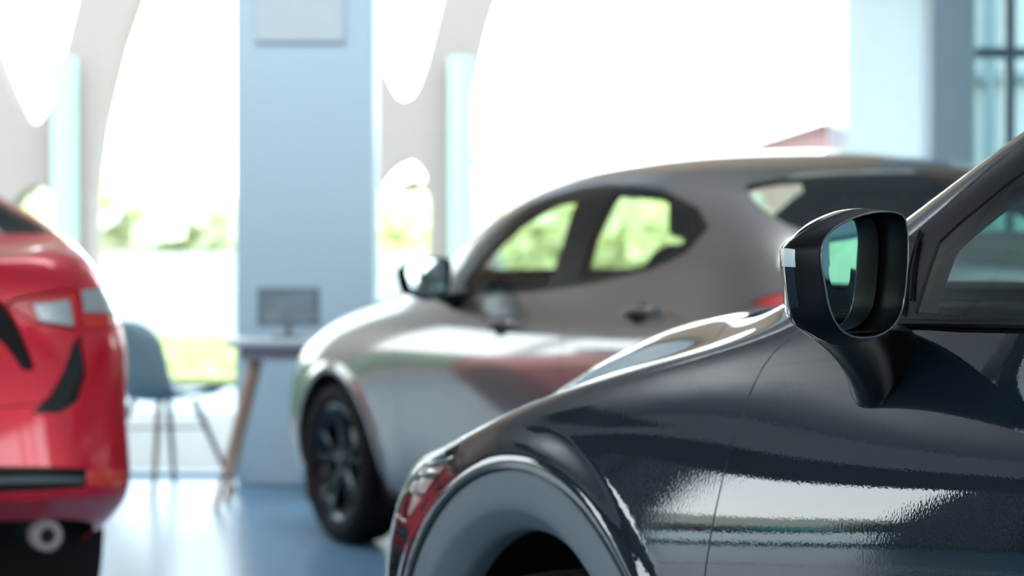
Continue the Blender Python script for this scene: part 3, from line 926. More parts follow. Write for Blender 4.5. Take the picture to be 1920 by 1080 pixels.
# ------------------------------------------------------------------ the crossover in front
def crossover():
    S = Surf(SUV, flares=((-.02, .335, .475, .475, .11, .010, .95), (2.57, .335, .475, .475, .11, .010, .95)))
    fa = arch_uv(S, -.02, .335, .455, .20, .1, .45)
    ra = arch_uv(S, 2.57, .335, .455, .20, .62, .95)
    glass = [(.4946, .682), (.4955, .7267), (.4964, .773), (.5018, .786), (.508, .796), (.5145, .807), (.53, .825), (.56, .84), (.605, .842), (.607, .665), (.56, .662), (.5321, .663), (.512, .670)]
    rglass = [(.622, .665), (.66, .668), (.70, .68), (.712, .74), (.69, .80), (.66, .83), (.62, .842)]
    frame = [(.4895, .662), (.4946, .660), (.5125, .651), (.5321, .6465), (.57, .644), (.66, .648), (.72, .668), (.735, .71), (.72, .77), (.68, .83), (.62, .862), (.56, .872), (.53, .866), (.5107, .8545), (.5036, .8443), (.4964, .829), (.4911, .817), (.4821, .8033), (.4855, .76), (.488, .72), (.489, .69)]
    regions = [
        ('cut_front', fa), ('cut_rear', ra),
        ('side_window#a', glass), ('side_window#b', rglass), ('window_frame', frame),
        ('windscreen', [(.41, 1.02), (.412, .96), (.42, .925), (.44, .908), (.50, .905), (.55, .915), (.572, .94), (.578, 1.02)]),
        ('rear_window', [(.80, 1.02), (.80, .90), (.815, .84), (.86, .76), (.885, .76), (.90, .85), (.905, 1.02)]),
        ('sill_cladding', [(.23, -.02), (.23, .10), (.70, .10), (.70, -.02)]),
        ('headlamp', [(.2357, .51), (.2268, .487), (.2196, .453), (.2107, .423), (.2018, .39), (.191, .36), (.182, .343), (.15, .36), (.11, .42), (.09, .50), (.11, .56), (.16, .60), (.21, .60), (.232, .56)]),
        ('hood', [(.3661, .863), (.3786, .813), (.386, .76), (.384, .737), (.36, .728), (.32, .722), (.27, .705), (.24, .665), (.15, .63), (-.02, .60), (-.02, 1.02), (.385, 1.02), (.378, .93)]),
        ('cowl', [(.385, 1.02), (.378, .93), (.3661, .863), (.385, .86), (.42, .90), (.418, .94), (.412, 1.02)]),
        ('grille', [(-.02, .14), (.06, .15), (.085, .30), (.08, .45), (-.02, .50)]),
        ('front_bumper', [(-.02, -.02), (.222, -.02), (.2196, .353), (.2143, .39), (.2107, .4233), (.15, .62), (-.02, .62)]),
        ('front_door', [(.4464, .693), (.443, .667), (.4385, .645), (.4355, .615), (.4335, .57), (.4322, .51), (.4295, .417), (.4268, .35), (.4245, .31), (.422, .10), (.612, .10), (.612, .72), (.49, .76), (.4821, .75)]),
        ('rear_door', [(.612, .10), (.70, .10), (.72, .30), (.745, .45), (.74, .60), (.72, .70), (.612, .70)]),
        ('tail_lamp', [(.86, .58), (.86, .50), (.95, .50), (.96, .58), (.93, .62)]),
        ('rear_bumper', [(.80, -.02), (.80, .30), (.86, .46), (1.02, .46), (1.02, -.02)]),
        ('tailgate', [(.90, .46), (.89, .76), (.80, .90), (.80, 1.02), (1.02, 1.02), (1.02, .46)]),
    ]
    dp = M['dark_paint']
    spec = {'side_window': (M['teal_glass'], -.004, 0, False), 'windscreen': (M['teal_glass'], -.003, 0, False), 'rear_window': (M['teal_glass'], -.003, 0, False),
            'window_frame': (M['trim_black'], -.0015, .0006, True), 'sill_cladding': (M['cladding'], .002, .001, True), 'headlamp': (M['lamp_lens'], 0, .001, True),
            'hood': (dp, 0, .0018, True), 'cowl': (M['black_plastic'], -.006, 0, True), 'grille': (M['black_plastic'], -.008, 0, True), 'front_bumper': (dp, 0, .0012, True),
            'front_door': (dp, 0, .0030, True), 'rear_door': (dp, 0, .0030, True), 'tail_lamp': (M['tail_red'], 0, .001, True), 'rear_bumper': (dp, 0, .0012, True),
            'tailgate': (dp, 0, .002, True), 'body_shell': (dp, 0, 0.0008, True)}
    car, P, N, parts = build_car('crossover_car', S, regions, spec, .022, .007, (.784, 4.26), 60,
                                 'dark graphite crossover with grey wheel arch trim and black door mirror, nearest the camera', 'car')
    inner_cage(car, P, N, parts, ['body_shell', 'front_door', 'rear_door', 'tailgate', 'window_frame'], .60, .035)
    # headlamp bowl behind the lens
    T = parts['headlamp']
    for side in (1, -1):
        v, n, f = panel_mesh(P, N, T, side, .002, .012, -.022, False)
        v = np.array(v)
        link_mesh('headlamp_bowl', v, f, M['lamp_inner'], car, None)
        for (pa, pb, rr) in (((.13, .545), (.222, .50), .006), ((.12, .50), (.212, .455), .006), ((.12, .45), (.200, .40), .006)):
            st = MB(); q = []
            for t in np.linspace(0, 1, 14):
                u, v2 = pa[0] + (pb[0] - pa[0]) * t, pa[1] + (pb[1] - pa[1]) * t
                q.append(tuple((S.P([u], [v2])[0] + S.N([u], [v2])[0] * .016) * [1, side, 1]))
            st.tube(q, rr, 8); st.build('lamp_divider', M['lamp_strip'], car)
    # arch cladding
    for cx in (-.02, 2.57):
        for side in (1, -1):
            a = np.linspace(radians(-33), radians(213), 90)
            rings = []
            for r, dy in ((.4535, -.016), (.4520, -.006), (.4490, -.0035), (.430, -.001), (.410, .0015), (.394, .001), (.388, -.002), (.382, -.008), (.368, -.022), (.358, -.034), (.353, -.045), (.3525, -.075)):
                pts = [(cx + r * cos(t), .335 + r * sin(t)) for t in a]
                base = [(cx + .45 * cos(t), .335 + .45 * sin(t)) for t in a]
                if r > .4536: base = pts
                yy = arch_y(S, cx, a)
                rings.append([(p[0], (y + dy) * side, p[1]) for p, y in zip(pts, yy)])
            m = MB(); m.loft(rings, False); m.build('arch_cladding', M['cladding'], car, angle=60)
            wheel_liner(car, cx, .335, .40, .52, .86, side)
    for x, nm in ((-.02, 'front_wheel'), (2.57, 'rear_wheel')):
        for s in (1, -1):
            make_wheel(nm, car, (x, s * .755, .31), .31, .205, .225, s, M['gunmetal'])
    make_cabin(car, .86, -.36, .62, 1)
    foot = [(.742, .812, .998), (.750, .820, .972), (.770, .833, .943), (.802, .8365, .930), (.835, .834, .938), (.855, .823, .968), (.862, .812, .998), (.868, .800, 1.022), (.83, .797, 1.036), (.77, .796, 1.034), (.742, .803, 1.018)]
    make_mirror(car, (.980, .980, 1.1113), 20, 1.0, 1, foot, M['dark_paint'])
    make_mirror(car, (.980, .980, 1.1113), 20, 1.0, -1, foot, M['dark_paint'])
    # strakes on the mirror sail
    for side in (1, -1):
        st = MB()
        for (ua, va, ub, vb) in ((.4905, .68, .487, .80), (.4925, .70, .4885, .785)):
            q = [S.P([ua + (ub - ua) * t], [va + (vb - va) * t])[0] - S.N([ua + (ub - ua) * t], [va + (vb - va) * t])[0] * .0015 for t in np.linspace(0, 1, 10)]
            st.tube([tuple(p * [1, side, 1]) for p in q], .0022, 6)
        st.build('sail_rib', M['black_plastic'], car)
        # rubber weather strip with a thin bright lip under the side windows
        ws = MB()
        q = [S.P([u], [v])[0] - S.N([u], [v])[0] * .0045 for u, v in zip(np.linspace(.4915, .70, 40), np.interp(np.linspace(.4915, .70, 40), [.49, .5125, .5321, .57, .66, .70], [.6655, .6575, .653, .651, .656, .665]))]
        ws.tube([tuple(p * [1, side, 1]) for p in q], .0055, 8)
        ws.build('weather_strip', M['black_plastic'], car)
        make_handle(car, S, .622, .60, side, M['dark_paint'])
    under(car, -.62, 3.1, .70, .20, .42)
    return car


_ay = {}


def arch_y(S, cx, a):
    k = (id(S), cx)
    if k not in _ay:
        pts = [(cx + .458 * cos(t), max(.30, .335 + .458 * sin(t))) for t in a]
        uv = S.inv(pts, lo=(.08, 0), hi=(.97, .66), sel=lambda F: F[:, 1] > .45)
        y = S.P(uv[:, 0], uv[:, 1])[:, 1]
        kk = np.ones(9) / 9
        y = np.convolve(np.r_[[y[0]] * 4, y, [y[-1]] * 4], kk, 'valid')
        _ay[k] = y
    return _ay[k]


def under(car, x0, x1, y, z0, z1):
    m = MB(); m.box(((x0 + x1) / 2, 0, (z0 + z1) / 2), (x1 - x0 - .7, y * 1.5, z1 - z0), bev=.04)
    m.build('floor_pan', M['under'], car)


# ------------------------------------------------------------------ the saloons behind
def saloon(name, O, paint_mat, label, step):
    S = Surf(SALOON, flares=((.02, .31, .36, .36, .10, .007, .85), (2.57, .31, .36, .36, .10, .007, .85)))
    fa = arch_uv(S, .02, .31, .345, .17, .1, .45)
    ra = arch_uv(S, 2.57, .31, .345, .17, .62, .95)
    trim = [(.5035, .638), (.55, .6375), (.60, .6385), (.65, .650), (.70, .673), (.727, .705), (.741, .765), (.725, .808), (.684, .845), (.63, .866), (.605, .868), (.56, .850), (.52, .785), (.504, .72)]
    regions = [
        ('cut_front', fa), ('cut_rear', ra),
        ('side_window#a', [(.513, .655), (.54, .649), (.575, .646), (.612, .650), (.614, .737), (.609, .846), (.585, .843), (.556, .805), (.529, .74)]),
        ('side_window#b', [(.640, .667), (.682, .678), (.7125, .70), (.727, .76), (.714, .807), (.680, .833), (.641, .845), (.6375, .763)]),
        ('window_frame', trim),
        ('windscreen', [(.418, 1.02), (.42, .96), (.43, .925), (.45, .91), (.50, .905), (.55, .912), (.572, .94), (.578, 1.02)]),
        ('rear_window', [(.752, .872), (.785, .826), (.815, .788), (.840, .783), (.855, .83), (.862, .88), (.866, .94), (.867, 1.02), (.77, 1.02), (.765, .93)]),
        ('tail_lamp_lens#a', [(.860, .577), (.9215, .561), (.925, .510), (.868, .510)]),
        ('tail_lamp_lens#b', [(.9345, .540), (.956, .533), (.954, .496), (.936, .482)]),
        ('tail_lamp#a', [(.797, .555), (.82, .575), (.855, .582), (.9225, .562), (.930, .475), (.879, .481), (.855, .51), (.82, .535)]),
        ('tail_lamp#b', [(.9245, .562), (.943, .561), (.962, .548), (.967, .533), (.956, .49), (.932, .474)]),
        ('lid_dark_wedge', [(.932, .465), (.9285, .40), (.936, .352), (.948, .333), (.962, .335), (.953, .362), (.9445, .405), (.938, .45)]),  # dark gloss wedge, sunk a little below the lid
        ('number_plate_recess', [(.968, .543), (.9645, .50), (.9590, .41), (.9635, .408), (.9700, .46), (.985, .50), (1.02, .51), (1.02, .545)]),
        ('trunk_lid', [(.868, .80), (.893, .66), (.915, .60), (.9235, .56), (.932, .453), (.9446, .383), (.957, .35), (.9714, .347), (1.02, .342), (1.02, 1.02), (.868, 1.02)]),
        ('reflector', [(.9335, .208), (.8946, .199), (.8845, .173), (.8845, .148), (.9335, .158)]),
        ('insert_bar', [(.9365, .1875), (.9732, .203), (1.02, .205), (1.02, .190), (.9732, .188), (.9365, .172)]),
        ('bumper_insert', [(.9345, .213), (.9732, .232), (1.02, .235), (1.02, .150), (.973, .150), (.959, .148), (.9345, .152)]),
        ('headlamp', [(.17, .52), (.20, .56), (.215, .54), (.20, .47), (.17, .42), (.12, .43), (.08, .47), (.09, .53)]),
        ('hood', [(-.02, .56), (.08, .58), (.17, .60), (.235, .66), (.33, .74), (.395, .79), (.405, .88), (.408, 1.02), (-.02, 1.02)]),
        ('cowl', [(.395, .79), (.405, .88), (.408, 1.02), (.42, 1.02), (.422, .95), (.43, .91), (.42, .85)]),
        ('grille', [(-.02, .20), (.06, .22), (.075, .40), (-.02, .46)]),
        ('front_bumper', [(-.02, -.02), (.225, -.02), (.205, .40), (.17, .44), (.17, .62), (-.02, .62)]),
        ('front_door', [(.46, .66), (.447, .56), (.442, .45), (.442, .07), (.643, .07), (.643, .477), (.632, .637), (.632, .68), (.50, .68)]),
        ('rear_door', [(.643, .07), (.69, .08), (.708, .25), (.735, .40), (.748, .50), (.745, .60), (.735, .70), (.632, .68), (.632, .637), (.643, .477)]),
        ('rear_bumper', [(.812, -.02), (.81, .34), (.845, .49), (1.02, .49), (1.02, -.02)]),
    ]
    pm = paint_mat
    spec = {'side_window': (M['car_glass'], -.004, 0, False), 'windscreen': (M['car_glass'], -.003, 0, False), 'rear_window': (M['car_glass'], -.003, 0, False),
            'window_frame': (M['trim_black'], -.0015, .0006, True), 'tail_lamp_lens': (M['tail_clear'], .001, .001, True), 'tail_lamp': (M['tail_red'], -.002, .005, True),
            'lid_dark_wedge': (M['gloss_black'], -.012, 0, True), 'number_plate_recess': (M['black_plastic'], -.012, 0, True), 'trunk_lid': (pm, 0, .0035, True), 'reflector': (M['tail_orange'], .001, .001, True),
            'insert_bar': (M['insert_bar'], -.004, 0, True), 'bumper_insert': (M['black_plastic'], -.008, 0, True), 'headlamp': (M['lamp_lens'], 0, .001, True), 'hood': (pm, 0, .0018, True), 'cowl': (M['black_plastic'], -.006, 0, True),
            'grille': (M['black_plastic'], -.008, 0, True), 'front_bumper': (pm, 0, .0012, True), 'front_door': (pm, 0, .0022, True), 'rear_door': (pm, 0, .0022, True),
            'rear_bumper': (pm, 0, .0012, True), 'body_shell': (pm, 0, .0008, True)}
    car, P, N, parts = build_car(name, S, regions, spec, step, .012, O, 62, label, 'car')
    inner_cage(car, P, N, parts, ['body_shell', 'front_door', 'rear_door', 'window_frame'], .55)
    T = parts['headlamp']
    for side in (1, -1):
        v, n, f = panel_mesh(P, N, T, side, .002, .012, -.02, False)
        link_mesh('headlamp_bowl', v, f, M['lamp_inner'], car, None)
    for x, nm in ((.02, 'front_wheel'), (2.57, 'rear_wheel')):
        for s in (1, -1):
            make_wheel(nm, car, (x, s * .735, .31), .31, .185, .222, s, M['gunmetal'])
            wheel_liner(car, x, .31, .36, .48, .80, s)
    make_cabin(car, .86, -.34, .56, 1)
    foot = [(.94, .765, .99), (.92, .775, .945), (.955, .785, .91), (1.01, .783, .915), (1.045, .775, .955), (1.03, .762, .995)]
    for s in (1, -1):
        make_mirror(car, (1.045, .925, 1.03), 2, .90, s, foot, M['satin_black'], False, .22)
        make_handle(car, S, .585, .525, s, paint_mat)
        make_handle(car, S, .708, .555, s, paint_mat)
    under(car, -.5, 3.1, .66, .18, .40)
    # exhaust tip under the right of the bumper
    for s in (-1,):
        e = MB()
        y0 = .472
        e.lathe_y([(.020, .0), (.024, .004), (.040, .004), (.043, 0), (.043, -.05), (.020, -.05), (.001, -.03)], 40)
        vs = [(3.44 + b, y0 + a, .352 + c) for a, b, c in e.v]
        e.v = vs
        tip = e.build('exhaust_tip', M['exhaust_steel'], car)
        e = MB(); e.lathe_y([(.001, -.003), (.0205, -.003), (.0205, -.012)], 24)
        e.v = [(3.44 + b, y0 + a, .352 + c) for a, b, c in e.v]
        e.build('bore_shade', M['under'], tip)  # flat dark disc in place of the shaded inside of the pipe
    v = MB(); v.box((3.16, 0, .37), (.26, 1.10, .10), bev=.03); v.build('rear_valance', M['black_plastic'], car)
    return car


crossover()
saloon('saloon_car', (.04, 9.635), M['silver_paint'], 'bronze silver saloon with black alloy wheels parked behind the dark crossover', .034)
saloon('saloon_car', (-3.295, 9.38), M['red_paint'], 'red saloon seen from behind with its tail lamp and round exhaust tip, left edge', .034)


# ------------------------------------------------------------------ room
def struct(o):
    o['kind'] = 'structure'
    return o


FAR = 11.9          # far window wall
CEIL = 3.9
LEFT = -8.5
RIGHT = 6.5
BACK = -5.5


def floor_mat():
    m, nt, b = new_mat('polished_floor_tiles')
    tc = nt.nodes.new('ShaderNodeTexCoord')
    br = nt.nodes.new('ShaderNodeTexBrick')
    br.offset = 0.0
    br.inputs['Scale'].default_value = 1.0
    br.inputs['Brick Width'].default_value = 0.8
    br.inputs['Row Height'].default_value = 0.8
    br.inputs['Mortar Size'].default_value = 0.003
    br.inputs['Color1'].default_value = (.13, .25, .37, 1)
    br.inputs['Color2'].default_value = (.14, .26, .38, 1)
    br.inputs['Mortar'].default_value = (.08, .09, .10, 1)
    nt.links.new(tc.outputs['Object'], br.inputs['Vector'])
    nt.links.new(br.outputs['Color'], b.inputs['Base Color'])
    setin(b, rough=.30, spec=.28)
    return m


def ceil_mat():
    m, nt, b = new_mat('ceiling_board')
    tc = nt.nodes.new('ShaderNodeTexCoord')
    br = nt.nodes.new('ShaderNodeTexBrick')
    br.offset = 0.0
    br.inputs['Scale'].default_value = 1.0
    br.inputs['Brick Width'].default_value = 1.2
    br.inputs['Row Height'].default_value = 0.6
    br.inputs['Mortar Size'].default_value = 0.012
    br.inputs['Color1'].default_value = (.62, .60, .585, 1)
    br.inputs['Color2'].default_value = (.64, .62, .605, 1)
    br.inputs['Mortar'].default_value = (.30, .27, .25, 1)
    nt.links.new(tc.outputs['Object'], br.inputs['Vector'])
    nt.links.new(br.outputs['Color'], b.inputs['Base Color'])
    setin(b, rough=.9)
    return m


wall_m = simple('painted_wall', (.68, .69, .70), rough=.85)
dark_wall = simple('dark_wall_panel', (.012, .020, .028), rough=.5)
col_m = simple('pale_blue_column_paint', (.44, .58, .655), noise=.05, scale=1.3, rough=.28)
frame_m = simple('grey_window_frame', (.30, .36, .40), rough=.4, metal=.4)
white_m = simple('white_panel', (.85, .86, .87), rough=.5)


def box_obj(name, c, s, mat, parent=None, bev=0.0, kind=None):
    m = MB(); m.box(c, s, bev=bev)
    o = m.build(name, mat, parent)
    if kind: o['kind'] = kind
    return o


W, D = RIGHT - LEFT, FAR - BACK
box_obj('floor', ((LEFT + RIGHT) / 2, (FAR + BACK) / 2, -.1), (W + .4, D + .4, .2), floor_mat(), kind='structure')
box_obj('ceiling', ((LEFT + RIGHT) / 2, (FAR + BACK) / 2, CEIL + .1), (W + .6, D + .6, .2), ceil_mat(), kind='structure')
m = MB()
m.box((-3.9, BACK - .1, CEIL / 2), (9.2, .2, CEIL)); m.box((6.0, BACK - .1, CEIL / 2), (1.0, .2, CEIL))
m.box((3.1, BACK - .1, .25), (4.8, .2, .5)); m.box((3.1, BACK - .1, (CEIL + 2.3) / 2), (4.8, .2, CEIL - 2.3))
struct(m.build('wall_back', wall_m))
# right wall with one window behind vertical blinds
m = MB()
m.box((RIGHT + .1, (4.3 + 4.78) / 2, CEIL / 2), (.2, .48, CEIL))
m.box((RIGHT + .1, (BACK - 3.8) / 2, CEIL / 2), (.2, -3.8 - BACK, CEIL))
m.box((RIGHT + .1, .25, (CEIL + 2.4) / 2), (.2, 8.1, CEIL - 2.4))
m.box((RIGHT + .1, .25, .15), (.2, 8.1, .3))
m.box((RIGHT + .1, 5.24, (CEIL + 1.34) / 2), (.2, .92, CEIL - 1.34))
m.box((RIGHT + .1, (5.7 + FAR) / 2, CEIL / 2), (.2, FAR - 5.7, CEIL))
m.box((RIGHT + .1, 5.24, .25), (.2, .92, .5))
struct(m.build('wall_right', wall_m))
m = MB()
for i in range(26): m.box((RIGHT + .05, 4.80 + i * .036, .92), (.010, .007, .84))
m.box((RIGHT + .1, 5.24, .52), (.16, .92, .04)); m.box((RIGHT + .1, 5.24, 1.32), (.16, .92, .04))
struct(m.build('window_4', frame_m))
m = MB()
for x in (.73, 1.9, 3.1, 4.3, 5.47): m.box((x, BACK - .1, 1.4), (.06, .12, 1.8))
for z in (.53, 2.27): m.box((3.1, BACK - .1, z), (4.8, .12, .06))
w6 = m.build('added_window_6', frame_m); struct(w6)  # unseen window, added so the silver car's mirror has brightness to reflect
box_obj('window_pane', (3.1, BACK - .1, 1.4), (4.7, .012, 1.74), M['clear_glass'], w6)
m = MB()
for y in (-3.77, -2.6, -2.0, -.8, -.2, 1.2, 1.8, 3.0, 3.5, 4.27): m.box((RIGHT + .1, y, 1.35), (.12, .07, 2.1))
for z in (.33, 2.37): m.box((RIGHT + .1, .25, z), (.12, 8.1, .06))
w5 = m.build('window_5', frame_m); struct(w5)
box_obj('window_pane', (RIGHT + .1, .25, 1.35), (.012, 8.0, 2.04), M['clear_glass'], w5)

# left wall: a long window under a dark header
m = MB()
m.box((LEFT - .1, (BACK + FAR) / 2, 2.75), (.2, D, .75))
m.box((LEFT - .1, (BACK - 4.0) / 2, 1.19), (.2, 1.5, 2.38))
m.box((LEFT - .1, 5.35, 1.19), (.2, 2.3, 2.38))
m.box((LEFT - .1, 8.45, 1.19), (.2, 1.3, 2.38))
m.box((LEFT - .1, 11.4, 1.19), (.2, 1.0, 2.38))
struct(m.build('wall_left', dark_wall))
box_obj('wall_left_upper', (LEFT - .1, (BACK + FAR) / 2, (CEIL + 3.12) / 2), (.2, D, CEIL - 3.12), wall_m, kind='structure')
m = MB()
for y in (-3.97, -2, 0, 2, 4.17, 6.53, 7.77, 9.13, 10.87):
    m.box((LEFT - .1, y, 1.19), (.10, .05, 2.38))
for y, l in ((.1, 8.2), (7.15, 1.25), (10.0, 1.8)):
    m.box((LEFT - .1, y, .04), (.12, l, .08)); m.box((LEFT - .1, y, 2.35), (.12, l, .06))
w1 = m.build('window_1', frame_m); struct(w1)
for y, l in ((.1, 8.1), (7.15, 1.24), (10.0, 1.76)): box_obj('window_pane', (LEFT - .1, y, 1.19), (.012, l, 2.3), M['clear_glass'], w1)
m = MB()
for y in (6.4, 6.28, 6.14, 6.0, 5.86, 5.6, 5.2, 4.8, 7.9, 8.05, 8.3, 8.8): m.box((LEFT + .03, y, 1.2), (.05, .045, 2.3))
struct(m.build('trim_1', simple('pale_wall_batten', (.45, .48, .52), rough=.5)))
box_obj('wall_far', ((LEFT + RIGHT) / 2, FAR + .1, (CEIL + 2.45) / 2), (W, .2, CEIL - 2.45), simple('tan_header', (.60, .46, .33), rough=.8), kind='structure')
m = MB(); m.box((-3.75, FAR - .1, 1.23), (1.1, .1, 2.46)); m.box((-7.7, FAR - .1, 1.23), (1.6, .1, 2.46)); m.box((-5.6, FAR - .1, 2.3), (2.6, .1, .32))
struct(m.build('wall_far_left', simple('warm_grey_wall', (.22, .20, .185), rough=.8)))
box_obj('trim_2', (-4.7, 4, .0015), (.09, 12, .003), white_m, kind='structure')
# far window frame
m = MB()
m.box(((LEFT + RIGHT) / 2, FAR, .012), (W, .10, .024))
for x in (-5.9, 3.02):
    m.box((x, FAR, 1.6), (.06, .10, 2.62))
m.box(((LEFT + RIGHT) / 2, FAR, 2.42), (W, .10, .06))
w2 = m.build('window_2', frame_m); struct(w2)
box_obj('window_pane', ((LEFT + RIGHT) / 2, FAR, 1.21), (W, .012, 2.4), M['clear_glass'], w2)
# teal dark mullions at the right
m = MB()
m.box((2.43, FAR - .06, 1.21), (.05, .06, 2.4)); m.box((2.62, FAR - .06, 1.21), (.04, .06, 2.4))
for z in (.55, 2.08): m.box((2.75, FAR - .02, z), (1.2, .06, .05))
w3 = m.build('window_3', simple('teal_window_frame', (.10, .22, .26), rough=.4)); struct(w3)

# square column between the windows, with a pale slab for the reflection near its top
m = MB()
m.box((-.98, 11.64, CEIL / 2), (.66, .40, CEIL), bev=.02)
c1 = m.build('square_column', col_m)
props(c1, 'wide pale blue square column standing behind the nose of the silver car', 'column', kind='thing')
m = MB(); m.box((-1.0, 11.425, 2.97), (.42, .03, 1.75), bev=.006)
m.build('column_reflection', simple('pale_reflection', (.50, .58, .60), rough=.35), c1)
m = MB()
m.box((2.08, 11.55, CEIL / 2), (.205, .3, CEIL), bev=.01)
c2 = m.build('square_column', simple('grey_blue_column_paint', (.26, .36, .42), rough=.4))
props(c2, 'narrow grey blue column above the roof of the silver car, right of the white panel', 'column', kind='thing')
m = MB(); m.box((1.775, 11.80, 1.21), (.47, .02, 2.4), bev=.006)
o = m.build('white_panel', simple('white_blind_cloth', (.93, .95, .97), rough=.8, trans=.55, ior=1.0))
props(o, 'plain white upright panel against the far window beside the narrow column', 'panel')

# ------------------------------------------------------------------ outdoors
ground = simple('pale_paving', (.50, .49, .47), scale=1.2, noise=.08, rough=.9)
box_obj('pavement_ground', (0, 62, -.16), (160, 100, .2), ground, kind='structure')
box_obj('pavement_ground', (-59, 3, -.16), (100.6, 60, .2), ground, kind='structure')
box_obj('pavement_ground', (60, 3, -.16), (106.6, 60, .2), ground, kind='structure')


box_obj('pavement_ground', (-1, -32, -.16), (15, 52, .2), ground, kind='structure')
box_obj('pavement_near', (-1, 14.5, -.055), (18, 5.0, .03), simple('beige_gravel', (.26, .225, .205), noise=.25, scale=6, rough=.95), kind='structure')


box_obj('boundary_wall', (-6.5, 31, .48), (11.5, .3, 1.08), simple('white_boundary_wall', (.55, .55, .53), rough=.9), kind='structure')


def grass_strip(c, s, n, label, seed):
    rnd = random.Random(seed)
    m = MB()
    m.box((c[0], c[1], .0), (s[0], s[1], .06), bev=.02)
    for i in range(n):
        x = c[0] + (rnd.random() - .5) * s[0]; y = c[1] + (rnd.random() - .5) * s[1]
        h = .05 + .10 * rnd.random(); a = rnd.random() * pi; d = .012
        m.add([(x - d * cos(a), y - d * sin(a), .02), (x + d * cos(a), y + d * sin(a), .02), (x + rnd.uniform(-.05, .05), y + rnd.uniform(-.05, .05), h)], [(0, 1, 2)])
    o = m.build('grass', simple('lime_grass', (.50, .52, .20), noise=.3, scale=2.5, rough=.8), smooth=False)
    props(o, label, 'grass', kind='stuff')


grass_strip((-5.4, 24.8), (9.0, 9.0), 9000, 'bright lime grass strip just outside the window behind the chairs', 3)
grass_strip((1.1, 24.8), (3.6, 9.0), 3000, 'short grass strip outside behind the silver car', 4)


def blob_tree(name, loc, r, h, col, label, seed, group=None):
    rnd = random.Random(seed)
    t = empty(name, loc)
    props(t, label, 'tree', group)
    k = MB(); k.tube([(0, 0, -.1), (.04 * r, 0, h * .4), (0, .05 * r, h * .7)], [.10 * r, .08 * r, .04 * r], 10)
    for i in range(4):
        a = i * 1.6; k.tube([(0, 0, h * .45), (r * .45 * cos(a), r * .45 * sin(a), h * .75)], [.05 * r, .02 * r], 6)
    k.build('trunk', simple('bark', (.10, .08, .06), rough=.9), t)
    m = MB()
    for i in range(1500):
        # leaf clumps filling a crown
        a = rnd.random() * 2 * pi; z = rnd.uniform(-1, 1); q = rnd.random() ** .4
        s = math.sqrt(1 - z * z)
        c = Vector((r * q * s * cos(a), r * q * s * sin(a), h * .66 + h * .36 * z * q))
        d = r * rnd.uniform(.10, .20)
        u = Vector((rnd.uniform(-1, 1), rnd.uniform(-1, 1), rnd.uniform(-1, 1))).normalized(); w = u.orthogonal().normalized(); x = u.cross(w)
        m.add([c + w * d, c + x * d * .6, c - w * d, c - x * d * .6], [(0, 1, 2, 3)])
    m.build('crown', simple('leaf_green', col, noise=.3, scale=1.5, rough=.7), t, smooth=False)
    return t


for i, (x, y, r, h, c, lb) in enumerate([
        (-6.0, 34, 2.4, 1.9, (.80, .82, .52), 'low yellow green tree across the road, nearest the left window post'),
        (-2.1, 44.5, 1.6, 2.0, (.80, .82, .50), 'low yellow green bushy tree across the road, left of the wide column'),
        (-13.0, 36, 2.2, 3.0, (.5, .55, .3), 'tree across the road hidden behind the red car'),
        (1.9, 40, 2.4, 2.05, (.76, .74, .42), 'yellow green tree rising behind the windscreen pillar of the silver car'),
        (6.6, 47, 1.0, 2.9, (.5, .6, .36), 'small tree tip just above the roof of the silver car'),
        (-1.6, 33, 1.1, 1.6, (.85, .82, .42), 'yellowish bush between the wide column and the leg of the pale arch')]):
    blob_tree('tree', (x, y, 0), r, h, c, lb, 20 + i)

# pale arched frames outside: organic openings cut in a thick slab
arch_m = simple('beige_render', (.34, .27, .24), noise=.06, rough=.8)
arch_side = simple('beige_render_pale', (.70, .60, .54), noise=.06, rough=.8)
YA = 19.0
def W2(px, py, Y=YA):
    S = 4533.3 / Y
    return ((px - 960) / S, 1.15 - (py - 455) / S)


def arch_frame(name, outline, holes, y, thick, mat, label):
    pts = []; ed = []
    for P in [outline] + holes:
        P = densify(P, .08); k = len(pts)
        pts += [tuple(p) for p in P]; ed += [(k + i, k + (i + 1) % len(P)) for i in range(len(P))]
    vs, es, fs, *_ = delaunay_2d_cdt([Vector(p) for p in pts], ed, [], 0, 1e-5)
    V = np.array([tuple(v) for v in vs]); T = np.array([f for f in fs if len(f) == 3])
    c = V[T].mean(1); ok = inside(densify(outline, .08), c)
    for h in holes: ok &= ~inside(densify(h, .08), c)
    T = T[ok]
    n = len(V)
    verts = [(a, y, b) for a, b in V] + [(a, y + thick, b) for a, b in V]
    faces = [tuple(t) for t in T] + [tuple(int(i) + n for i in t[::-1]) for t in T]
    cnt = {}
    for t in T:
        for a, b in ((t[0], t[1]), (t[1], t[2]), (t[2], t[0])):
            kk = (min(a, b), max(a, b)); cnt[kk] = None if kk in cnt else (a, b)
    for v in cnt.values():
        if v: faces.append((int(v[1]), int(v[0]), int(v[0]) + n, int(v[1]) + n))
    m = MB(); m.add(verts, faces)
    o = m.build(name, mat, smooth=False)
    props(o, label, 'arch')
    return o


